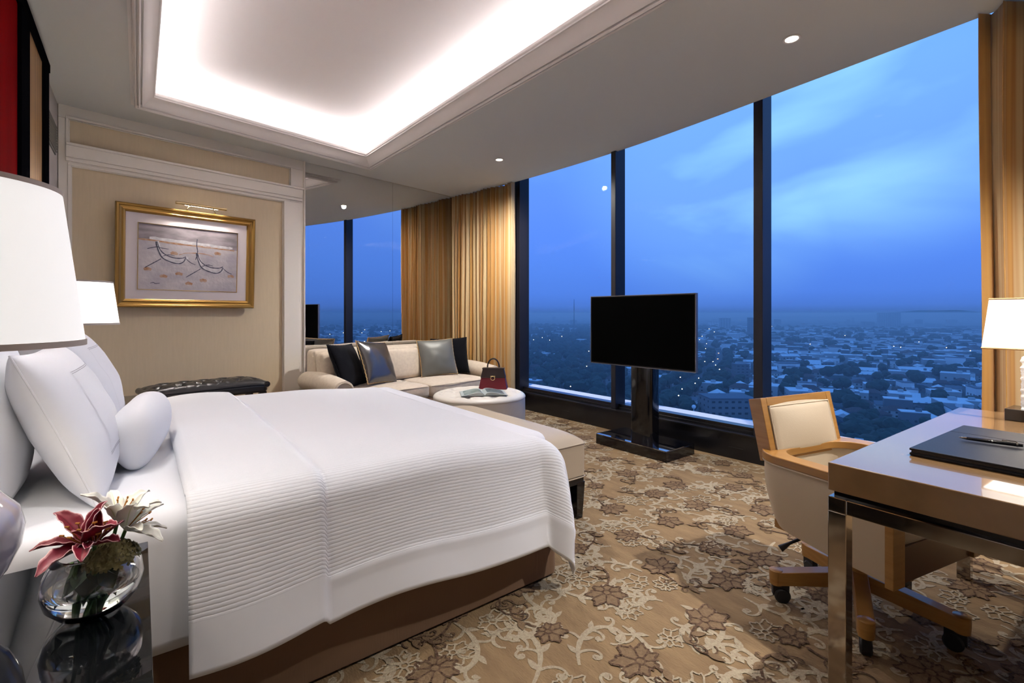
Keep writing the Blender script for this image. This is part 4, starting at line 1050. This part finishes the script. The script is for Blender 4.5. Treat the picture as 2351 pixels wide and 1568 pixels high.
q = MB(); q.box(-.22, -.250, ZS0, .22, -.225, .405); q.build('front_rail', [mat('walnut', (.07, .028, .012), .35, coat=.2)], ch, bevel=.002)
q = MB(); q.box(-.22, -.23, ZS0+.01, .22, .20, ZS0+.045); q.build('seat_base', [m_wood], ch)
soft_box(-.218, -.24, .385, .218, .19, .47, .02, 12, r=.03).build('seat_cushion', [m_cream], ch, smooth=True, angle=180, merge=.0006)
bm_ = T(0, .225, ZS1+.005) @ RX(math.radians(-13))
hwb, hb_ = .232, .235
q = MB()
def ringb(hx0, z0, z1, hx1, y0, y1):      # frame of four rails
    q.box(-hx0, y0, z0, -hx1, y1, z1, 0, bm_); q.box(hx1, y0, z0, hx0, y1, z1, 0, bm_); q.box(-hx1, y0, z1-.034, hx1, y1, z1, 0, bm_); q.box(-hx1, y0, z0, hx1, y1, z0+.03, 0, bm_)
ringb(hwb, -.02, hb_, hwb-.034, -.022, .038)
q.build('back_frame', [m_wood], ch, bevel=.002)
sb2 = soft_box(-hwb+.036, -.030, .0, hwb-.036, .03, hb_-.036, .03, 12, r=.014); q = MB(); q.add(sb2.v, sb2.f, 0, bm_); q.build('back_pad', [m_cream], ch, smooth=True, angle=180, merge=.0005)
sb3 = [(-hwb+.038, .004), (hwb-.038, .004), (hwb-.038, hb_-.038), (-hwb+.038, hb_-.038)]
q = MB()
for (xa, za), (xb, zb2) in zip(sb3, sb3[1:]+sb3[:1]): q.tube([(xa, -.026, za), (xb, -.026, zb2)], .004, 6, 0, bm_)
q.build('back_piping', [m_cream], ch, smooth=True)
# swivel base
q = MB(); q.lathe([(.035, .09), (.04, .15), (.03, .16), (.03, .285)], 24); q.build('swivel_column', [m_wood], ch, smooth=True, angle=30)
for k in range(5):
    a = math.radians(128+13+k*72); M_ = RZ(a)
    q = MB()
    def arm(u, v, M_=M_):
        r = .02+.275*u; prof4 = [(-.026, -1), (.026, -1), (.026, 1), (-.026, 1)]; i = int(round(v*4)) % 4; y, s = prof4[i]
        zc = .135-.035*u; hz = .030-.004*u; ww = 1
        return M_ @ Vector((r, y*ww, zc+s*hz))
    q.grid(arm, 8, 4); e_ = [arm(1, i/4) for i in range(4)]; q.add(e_, [(0, 1, 2, 3)])
    ao = q.build('base_arm', [m_wood], ch, bevel=.003, merge=.0001)
    q = MB(); q.lathe([(.0, .072), (.024, .072), (.026, .100), (.026, .128), (.022, .131), (0, .131)], 20, M=M_ @ T(.295, 0, 0)); q.build('rounded_end', [m_wood], ao, smooth=True, angle=50)
    q = MB(); q.lathe([(0, -.018), (.024, -.018), (.030, -.013), (.030, .013), (.024, .018), (0, .018)], 22, M=M_ @ T(.275, 0, .030) @ RX(PI/2)); q.box(.25, -.012, .03, .31, .012, .073, 0, M_); q.build('caster', [m_rubber], ao, smooth=True, angle=40)
q = MB(); q.tube([(-.03, .05, .30), (-.10, .12, .275), (-.17, .17, .23), (-.20, .19, .205)], lambda t: .006+.008*sm(.7, 1, t), 10); q.build('tilt_lever', [m_rubber], ch, smooth=True)
q = MB(); q.box(-.09, -.10, .275, .09, .12, .296); q.build('swivel_plate', [m_rubber], ch)

# ================================================================== CITY
GZ = -70.0
m_gr = mat('city_ground', (.055, .075, .085), .95, var=(.012, (.035, .055, .050)))
m_roofs = [mat('clay_roof', (.09, .055, .05), .9), mat('dark_roof', (.03, .04, .05), .9), mat('tin_roof', (.66, .70, .72), .6), mat('grey_roof', (.14, .15, .17), .9)]
m_walls = [mat('pale_render', (.42, .44, .44), .9), mat('grey_render', (.16, .17, .18), .9), mat('white_render', (.78, .80, .80), .9)]
m_win = mat('dark_openings', (.02, .025, .035), .4)
m_tree = mat('tree_foliage', (.018, .040, .028), .95, var=(.5, (.030, .055, .035)))
m_road = mat('asphalt', (.075, .085, .10), .8)
m_lit = mat('street_light_glow', (1, 1, 1), .5, emis=(1, .93, .75), emis_s=14)
m_lit2 = mat('warm_light_glow', (1, 1, 1), .5, emis=(1, .62, .30), emis_s=7)
g = MB(); g.grid(lambda u, v: ((lambda r, a: (5+r*math.cos(a), r*math.sin(a), GZ-.0))(60+9000*u**3, math.radians(-80+150*v))), 30, 40)
struct('ground', g.build('ground', [m_gr]))
def direc(px):
    k = (px-1175.5)/FPX; return Vector((math.sin(YAW)+math.cos(YAW)*k, math.cos(YAW)-math.sin(YAW)*k))
def gpt(px, py, z=0):        # ground point seen at a place in the frame; used to lay out the city plan
    d = FPX*(H-GZ-z)/(py-720); v = direc(px)*d; return v.x, v.y
road_pts = [gpt(*p) for p in ((1395, 1010), (1440, 962), (1500, 930), (1560, 900), (1610, 870), (1640, 845), (1652, 825), (1640, 805), (1615, 788), (1600, 770), (1590, 758), (1592, 746), (1600, 738))]
def road_mesh(pts, wd, z):
    q = MB(); vs_ = []; fs_ = []; n = len(pts)
    for i, p in enumerate(pts):
        a = pts[max(0, i-1)]; b = pts[min(n-1, i+1)]; d = Vector((b[0]-a[0], b[1]-a[1])).normalized(); vs_ += [(p[0]-d.y*wd, p[1]+d.x*wd, z), (p[0]+d.y*wd, p[1]-d.x*wd, z)]
    for i in range(n-1): fs_.append((2*i, 2*i+1, 2*i+3, 2*i+2))
    q.add(vs_, fs_); return q
def catmull(P, m=6):
    out = []
    for k in range(len(P)-1):
        p0 = P[max(0, k-1)]; p1 = P[k]; p2 = P[k+1]; p3 = P[min(len(P)-1, k+2)]
        for i in range(m):
            f = i/m; out.append(tuple(.5*((2*p1[c])+(-p0[c]+p2[c])*f+(2*p0[c]-5*p1[c]+4*p2[c]-p3[c])*f*f+(-p0[c]+3*p1[c]-3*p2[c]+p3[c])*f**3) for c in (0, 1)))
    out.append(P[-1]); return out
RP = catmull(road_pts)
tag(road_mesh(RP, 5.5, GZ+.15).build('road', [m_road]), 'curving city road between dark trees far below', 'road')
def near_road(x, y, d): return any((x-a)**2+(y-b)**2 < d*d for a, b in RP)

def house_mb(kind, r):
    q = MB(); w_ = r.uniform(4, 7.5); l = r.uniform(5, 10); h = r.uniform(3, 6.5)
    if kind == 0:      # hipped
        q.box(-w_, -l, 0, w_, l, h, 1); e = .8; rh = w_*.55
        q.add([(-w_-e, -l-e, h), (w_+e, -l-e, h), (w_+e, l+e, h), (-w_-e, l+e, h), (0, -l*.45, h+rh), (0, l*.45, h+rh)], [(0, 1, 4), (1, 2, 5, 4), (2, 3, 5), (3, 0, 4, 5), (3, 2, 1, 0)], 0)
    elif kind == 1:    # gabled
        q.box(-w_, -l, 0, w_, l, h, 1); e = .6; rh = w_*.5
        q.add([(-w_-e, -l-e, h-.2), (w_+e, -l-e, h-.2), (w_+e, l+e, h-.2), (-w_-e, l+e, h-.2), (0, -l-e, h+rh), (0, l+e, h+rh)], [(0, 1, 4), (1, 2, 5, 4), (2, 3, 5), (3, 0, 4, 5), (3, 2, 1, 0)], 0)
        q.box(w_, -l*.4, 0, w_+3.5, l*.6, h*.6, 1); q.box(w_-.2, -l*.45, h*.6, w_+4, l*.65, h*.6+.3, 0)
    else:              # flat block
        h = r.uniform(5, 11); q.box(-w_, -l, 0, w_, l, h, 1); q.box(-w_-.2, -l-.2, h, w_+.2, l+.2, h+.5, 0); q.box(-w_*.4, -l*.5, h+.5, w_*.1, -l*.1, h+2.6, 1)
    hh_ = min(h, 11)
    for s in (-1, 1):
        for k in range(3):
            for z in ([1.0] if hh_ < 5 else [1.0, 4.0]):
                y = -l*.6+k*l*.6; q.box(s*w_-.05, y-.7, z, s*w_+.05, y+.7, z+1.4, 2)
                x = -w_*.6+k*w_*.6; q.box(x-.6, s*l-.05, z, x+.6, s*l+.05, z+1.4, 2)
    return q
protos = []
rr = random.Random(11); pr_ = random.Random(4)
kinds = ['hipped', 'gabled', 'flat']
for k in range(9):
    kd = k % 3; q = house_mb(kd, rr); rm = m_roofs[[0, 2, 3, 1, 2, 2, 0, 3, 2][k]]; wm = m_walls[[0, 1, 2, 1, 0, 0, 1, 2, 1][k]]
    protos.append((kd, k, q, rm, wm))
def pack(q_parts): pass
# plan: jittered streets
cells = []
for ring in range(1, 400):
    d = 235+ring*14.5*(1+ring*.006)
    if d > 2600: break
    step = 19*(1+ring*.006)/d
    a = -64+rr.uniform(0, 2)
    while a < 56:
        cells.append((d+rr.uniform(-4, 4), a+rr.uniform(-.3, .3)*math.degrees(step))); a += math.degrees(step)
def visible_az(a): return 6.5 < a < 51
SPECIAL = []     # footprints kept clear (x, y, r)
def special(px, py, r): x, y = gpt(px, py); SPECIAL.append((x, y, r)); return x, y
bl_a = special(1668, 962, 26); bl_b = special(1806, 852, 22); bl_c = special(1812, 828, 14); bl_d = special(1560, 985, 22); bl_e = special(2100, 862, 22)
bl_f = special(1690, 780, 40); bl_g = special(1900, 860, 22); bl_h = special(1700, 870, 18); bl_i = special(1640, 748, 45)
def clear(x, y, m=0): return all((x-a)**2+(y-b)**2 > (r+m)**2 for a, b, r in SPECIAL)
houses = []; trees = []
for d, a in cells:
    x = d*math.cos(math.radians(a)); y = d*math.sin(math.radians(a))
    if near_road(x, y, 17) or not clear(x, y): continue
    nzv = noise.noise(Vector((x/160, y/160, 3)))
    az = a; park = sm(36, 42, az)*(.75 if d < 1300 else .55)+max(0, nzv)*.9
    if 28 < az < 40 and d < 620 and noise.noise(Vector((x/60, y/60, 8))) > -.2: park += .5
    if rr.random() < park+.16: trees.append((x, y, d, a))
    else: houses.append((x, y, d, a))
houses.sort(key=lambda t: (not visible_az(t[3]), t[2])); trees.sort(key=lambda t: (not visible_az(t[3]), t[2]))
hs = {}
def place_house(i, x, y, d, a):
    kd, k, q, rm, wm = protos[pr_.randrange(9)]
    rot = math.radians(rr.choice((20, 110, 28, 118, 12))+rr.uniform(-6, 6)); s = rr.uniform(.75, 1.15)
    return k, x, y, rot, s
lab = {0: 'small house with a hipped roof in the blue dusk city below', 1: 'small house with a gabled roof and side lean-to in the city below', 2: 'flat-roofed low building in the blue dusk city below'}
cnt = 0; rest = MB()
for i, (x, y, d, a) in enumerate(houses):
    k, x, y, rot, s = place_house(i, x, y, d, a); kd, _, q, rm, wm = protos[k]
    if cnt < HOUSE_N and visible_az(a):
        if k not in hs:
            o = q.build('house', [rm, wm, m_win]); hs[k] = o
        else: o = hs[k].copy(); COL.objects.link(o)
        o.location = (x, y, GZ); o.rotation_euler = (0, 0, rot); o.scale = (s, s, s)
        tag(o, lab[kd], 'house', ['hipped-roof houses in the city', 'gabled houses in the city', 'flat-roofed buildings in the city'][kd]); cnt += 1
    else:
        M_ = T(x, y, GZ) @ RZ(rot) @ Matrix.Scale(s*(1+d/5000), 4); mi = {0: 0, 1: 1, 2: 2, 3: 3}[m_roofs.index(rm)]; wi = 4+m_walls.index(wm)
        nb_ = len(rest.v); 
        for v in q.v[:20]: rest.v.append(tuple(M_ @ Vector(v)))
        for f_, m_ in zip(q.f, q.m):
            if m_ != 2 and max(f_) < 20: rest.f.append(tuple(t+nb_ for t in f_)); rest.m.append(mi if m_ == 0 else wi)
rest.build('rooftops', m_roofs+m_walls)
ro = bpy.data.objects['rooftops']; tag(ro, 'dense hazy spread of small rooftops reaching to the horizon', 'rooftops', kind='stuff')
def tree_mb(seed, n=3):
    r = random.Random(seed); bm = bmesh.new()
    for k in range(n):
        M_ = T(r.uniform(-3, 3), r.uniform(-3, 3), r.uniform(5, 8.5)) @ Matrix.Diagonal((r.uniform(3.2, 4.8), r.uniform(3.2, 4.8), r.uniform(2.6, 4.0), 1))
        bmesh.ops.create_icosphere(bm, subdivisions=2, radius=1, matrix=M_)
    for v in bm.verts: v.co += v.co.normalized()*noise.noise(v.co*.6+Vector((seed, 0, 0)))*1.3
    q = MB(); q.add([tuple(v.co) for v in bm.verts], [tuple(v.index for v in f.verts) for f in bm.faces]); bm.free(); return q
tps = []
for k in range(4):
    root = bpy.data.objects.new('tree', None); COL.objects.link(root); c_ = tree_mb(k, 4).build('crown', [m_tree], root)
    q = MB(); q.tube([(0, 0, 0), (.2, 0, 3), (0, 0, 6)], .45, 6); q.build('trunk', [m_cdark], root); tps.append([root, c_, False])
for a in range(0, len(RP)-1, 1):       # avenue trees
    (x0, y0), (x1, y1) = RP[a], RP[a+1]; d = Vector((x1-x0, y1-y0)).normalized(); nst = max(1, int(math.hypot(x1-x0, y1-y0)/11))
    for i in range(nst):
        for s in (-1, 1):
            x = x0+(x1-x0)*i/nst-d.y*s*13; y = y0+(y1-y0)*i/nst+d.x*s*13
            if clear(x, y) and math.hypot(x, y) < 900: trees.append((x+rr.uniform(-2, 2), y+rr.uniform(-2, 2), math.hypot(x, y)*.5, 20))
trees.sort(key=lambda t: (not visible_az(t[3]), t[2]))
low = tree_mb(9, 2); bml = [low]; tr = MB(); nt_ = 0
for i, (x, y, d, a) in enumerate(trees):
    s = rr.uniform(.8, 1.35); rot = rr.uniform(0, 6)
    if nt_ < 220 and visible_az(a):
        k = rr.randrange(4); root, c_, used = tps[k]
        if not used: o = root; tps[k][2] = True
        else: o = copy_tree(root)
        o.location = (x, y, GZ); o.rotation_euler = (0, 0, rot); o.scale = (s, s, s); tag(o, 'dark rounded tree in the blue dusk city below', 'tree', 'trees in the city'); nt_ += 1
    else:
        M_ = T(x, y, GZ) @ RZ(rot) @ Matrix.Scale(s*(1+d/4000), 4); tr.add(low.v, low.f, 0, M_)
for t in tps:
    if not t[2]: bpy.data.objects.remove(t[0])
tag(tr.build('woodland', [m_tree]), 'dark mass of distant trees among the hazy rooftops', 'trees', kind='stuff')
# far skyline
far = MB(); fr_ = random.Random(21)
for i in range(900):
    d = 2500*math.exp(fr_.random()*.95); a = math.radians(fr_.uniform(-64, 56)); x, y = d*math.cos(a), d*math.sin(a)
    s = fr_.uniform(15, 50); hgt_ = fr_.uniform(4, 13) if fr_.random() < .93 else fr_.uniform(18, 38); far.box(-s/2, -s/2, 0, s/2, s/2, hgt_, fr_.choice((0, 1, 1)), T(x, y, GZ) @ RZ(fr_.uniform(0, 2)))
tag(far.build('skyline', m_walls), 'faint hazy skyline of distant buildings on the horizon', 'skyline', kind='stuff')
# recognisable larger buildings
def block(loc, sx_, sy_, h, rz, wm, rm, label, rows=3, cols=6, name='building', parapet=True):
    r = empty(name, label, 'building', (loc[0], loc[1], GZ), rz)
    q = MB(); q.box(-sx_, -sy_, 0, sx_, sy_, h); q.build('walls', [wm], r)
    q = MB(); q.box(-sx_-.3, -sy_-.3, h, sx_+.3, sy_+.3, h+.8) if parapet else q.add([(-sx_-1, -sy_-1, h), (sx_+1, -sy_-1, h), (sx_+1, sy_+1, h), (-sx_-1, sy_+1, h), (-sx_-1, 0, h+3), (sx_+1, 0, h+3)], [(0, 1, 5, 4), (2, 3, 4, 5), (0, 4, 3), (1, 2, 5), (3, 2, 1, 0)]); q.build('roof', [rm], r)
    for fy, s in ((-sy_, -1), (sy_, 1)):
        q = MB()
        for i in range(cols):
            for j in range(rows):
                x = -sx_+(i+.5)*2*sx_/cols; z = (j+.35)*h/rows; q.box(x-sx_/cols*.5, fy-.06, z, x+sx_/cols*.5, fy+.06, z+h/rows*.35)
        q.build('window_band', [m_win], r)
    q = MB()
    for i in range(max(2, cols//2)):
        for j in range(rows):
            y = -sy_+(i+.5)*2*sy_/max(2, cols//2); z = (j+.35)*h/rows; q.box(-sx_-.06, y-.8, z, -sx_+.06, y+.8, z+h/rows*.35)
    q.build('window_band', [m_win], r)
    return r
block(bl_a, 15, 10, 15, math.radians(-38), mat('beige_concrete', (.20, .20, .20), .9), m_roofs[3], 'plain grey concrete block beside the road, seen left of the wide mullion', 4, 7)
block(bl_b, 12, 8, 10, math.radians(-45), m_walls[2], m_roofs[3], 'white windowless warehouse right of the wide mullion', 1, 2)
block(bl_c, 12, 5, 7, math.radians(-42), m_walls[0], m_roofs[2], 'long pale shed behind the white warehouse', 1, 5, parapet=False)
block(bl_d, 16, 12, 7, math.radians(-40), m_walls[2], m_roofs[2], 'low white flat-roofed building at the lower window edge beside the television stand', 2, 8)
block(bl_e, 16, 5, 7, math.radians(-55), m_walls[1], m_roofs[2], 'long low tin-roofed hall in the middle of the city', 1, 9, parapet=False)
block(bl_f, 20, 12, 16, math.radians(-40), m_walls[2], m_roofs[2], 'wide white building with bright roof just left of the wide mullion', 3, 9)
block(bl_g, 14, 6, 8, math.radians(-48), m_walls[2], m_roofs[2], 'white long roofed building above the chair back', 1, 6, parapet=False)
block(bl_h, 7, 6, 16, math.radians(-40), m_walls[1], m_roofs[3], 'slim grey tower block beside the wide mullion', 5, 3)
block(bl_i, 30, 18, 22, math.radians(-40), m_walls[2], m_roofs[3], 'pale multi-storey building behind the television edge', 4, 4)
for k, (px, h) in enumerate(((2028, 66), (2053, 68))):
    v = direc(px)*2300; block((v.x, v.y), 22, 14, h+8, math.radians(-60), m_walls[0], m_roofs[3], ['left of the two hazy tower blocks on the horizon', 'right of the two hazy tower blocks on the horizon'][k], 12, 5, 'tower_block')
v = direc(1726)*1500; block((v.x, v.y), 11, 9, 58, math.radians(-50), m_walls[1], m_roofs[3], 'hazy tower on the horizon beside the wide mullion', 10, 4, 'tower_block')
v = direc(1664)*1900; block((v.x, v.y), 20, 12, 52, math.radians(-50), m_walls[0], m_roofs[3], 'broad hazy tower on the horizon right of the television', 9, 4, 'tower_block')
# radio mast
v = direc(1318)*1800
q = MB(); q.tube([(v.x, v.y, GZ), (v.x, v.y, GZ+60), (v.x, v.y, GZ+125)], lambda t: 2.6*(1-t)+.5, 6); tag(q.build('radio_mast', [m_walls[1]]), 'thin radio mast rising above the left part of the skyline', 'mast')
# low hills at right
hl = MB(); 
def hill(u, v):
    a = math.radians(4+30*u); d = 6500; h_ = (110*math.exp(-((u-.22)/.20)**2)+40*math.exp(-((u-.65)/.2)**2)+12*fb((u*20, 0, 0)))*sm(0, .1, u)
    return (d*math.cos(a)*(1+.25*v), d*math.sin(a)*(1+.25*v), GZ+max(0, h_)*math.sin(PI*v)**.8)
hl.grid(hill, 60, 8); struct('hills', hl.build('hills', [m_gr], smooth=True, angle=180))
# lights of the city
lamp_px = [(1352, 806), (1347, 841), (1562, 866), (1566, 893), (1558, 908), (1604, 868), (1310, 887), (1600, 775), (1606, 780), (1612, 772), (1622, 789), (1620, 800), (1598, 760), (1700, 735), (1637, 830), (1643, 838), (1652, 848), (1618, 830), (1829, 724), (1975, 726), (1772, 749), (2052, 795), (2068, 797), (2228, 805), (2173, 798), (1898, 901), (2021, 746), (1583, 850), (1596, 880), (1720, 740), (1628, 755), (1640, 762), (1245, 775), (1262, 781), (1290, 772), (1225, 780), (1305, 768), (2030, 700), (2110, 785), (1940, 770), (1860, 790)]
lp0 = None
for k, (px, py) in enumerate(lamp_px):
    x, y = gpt(px, max(py, 728), 15); d = math.hypot(x, y); s = .30+d/1700
    if lp0 is None:
        root = bpy.data.objects.new('street_lamp', None); COL.objects.link(root)
        q = MB(); q.tube([(0, 0, -15), (0, 0, -.5)], .12, 6); q.build('pole', [m_rubber], root)
        bm = bmesh.new(); bmesh.ops.create_icosphere(bm, subdivisions=1, radius=1); q = MB(); q.add([tuple(v_.co*.62) for v_ in bm.verts], [tuple(v_.index for v_ in f.verts) for f in bm.faces]); bm.free(); q.build('lantern', [m_lit], root)
        lp0 = root; o = root
    else: o = copy_tree(lp0)
    o.location = (x, y, GZ+15); 
    for c_ in KIDS.get(o.name, []):
        if c_.name.startswith('lantern'): c_.scale = (s, s, s)
    tag(o, 'small glowing lamp among the dark city rooftops', 'street lamp', 'lamps lit in the city')
# reflected side of the city gets its lamps too
for k in range(26):
    a = math.radians(-60+fr_.uniform(0, 24)); d = fr_.uniform(500, 1900); o = copy_tree(lp0); o.location = (d*math.cos(a), d*math.sin(a), GZ+15); s = .35+d/1600
    for c_ in KIDS.get(o.name, []):
        if c_.name.startswith('lantern'): c_.scale = (s, s, s)
    tag(o, 'small lit lamp in the part of the city seen in the mirror', 'street lamp', 'city lamps seen in the mirror')
# cars with headlights on the road
car0 = None
for k in range(14):
    i = 8+int(k*(len(RP)-16)/14); x, y = RP[i]; x2, y2 = RP[i+1]; a = math.atan2(y2-y, x2-x); sd = 2.6 if k % 2 else -2.6
    x += -math.sin(a)*sd; y += math.cos(a)*sd
    if car0 is None:
        root = bpy.data.objects.new('car', None); COL.objects.link(root)
        q = MB(); q.box(-2.2, -.85, .3, 2.2, .85, .9); q.add([(-1.4, -.8, .9), (1.2, -.8, .9), (1.2, .8, .9), (-1.4, .8, .9), (-.9, -.65, 1.45), (.6, -.65, 1.45), (.6, .65, 1.45), (-.9, .65, 1.45)], [(4, 5, 6, 7), (0, 1, 5, 4), (1, 2, 6, 5), (2, 3, 7, 6), (3, 0, 4, 7)]); q.build('car_body', [m_walls[1]], root)
        q = MB(); q.box(-2.5, -.8, .45, -2.15, -.35, .95); q.box(-2.5, .35, .45, -2.15, .8, .95); q.build('headlight', [m_lit2], root); car0 = root; o = root
    else: o = copy_tree(car0)
    o.location = (x, y, GZ+.16); o.rotation_euler = (0, 0, a+(PI if k % 3 == 0 else 0)); tag(o, 'tiny car with headlights on the curving road below', 'car', 'cars on the road')
# water tower globe
x, y = gpt(1593, 972, 0); q = MB(); q.tube([(x, y, GZ), (x, y, GZ+10)], .25, 8); q.lathe([(0, 9.4), (1.0, 9.8), (1.4, 10.8), (1.0, 11.8), (0, 12.2)], 16, M=T(x, y, GZ)); tag(q.build('globe_lamp', [m_walls[2]]), 'white globe on a pole by the low white building', 'globe')

# ---- dusk haze over the city
hz = MB(); hz.box(6, -9500, GZ-1, 9500, 9500, GZ+78)
mh = bpy.data.materials.new('dusk_haze'); mh.use_nodes = True; t = mh.node_tree; t.nodes.clear()
vsn = t.nodes.new('ShaderNodeVolumeScatter'); vsn.inputs['Color'].default_value = (.86, .95, 1.0, 1); vsn.inputs['Density'].default_value = .00050; vsn.inputs['Anisotropy'].default_value = .6
oo = t.nodes.new('ShaderNodeOutputMaterial'); t.links.new(vsn.outputs[0], oo.inputs['Volume'])
ho = hz.build('haze', [mh]); tag(ho, 'blue evening haze lying over the city', 'haze', kind='stuff')
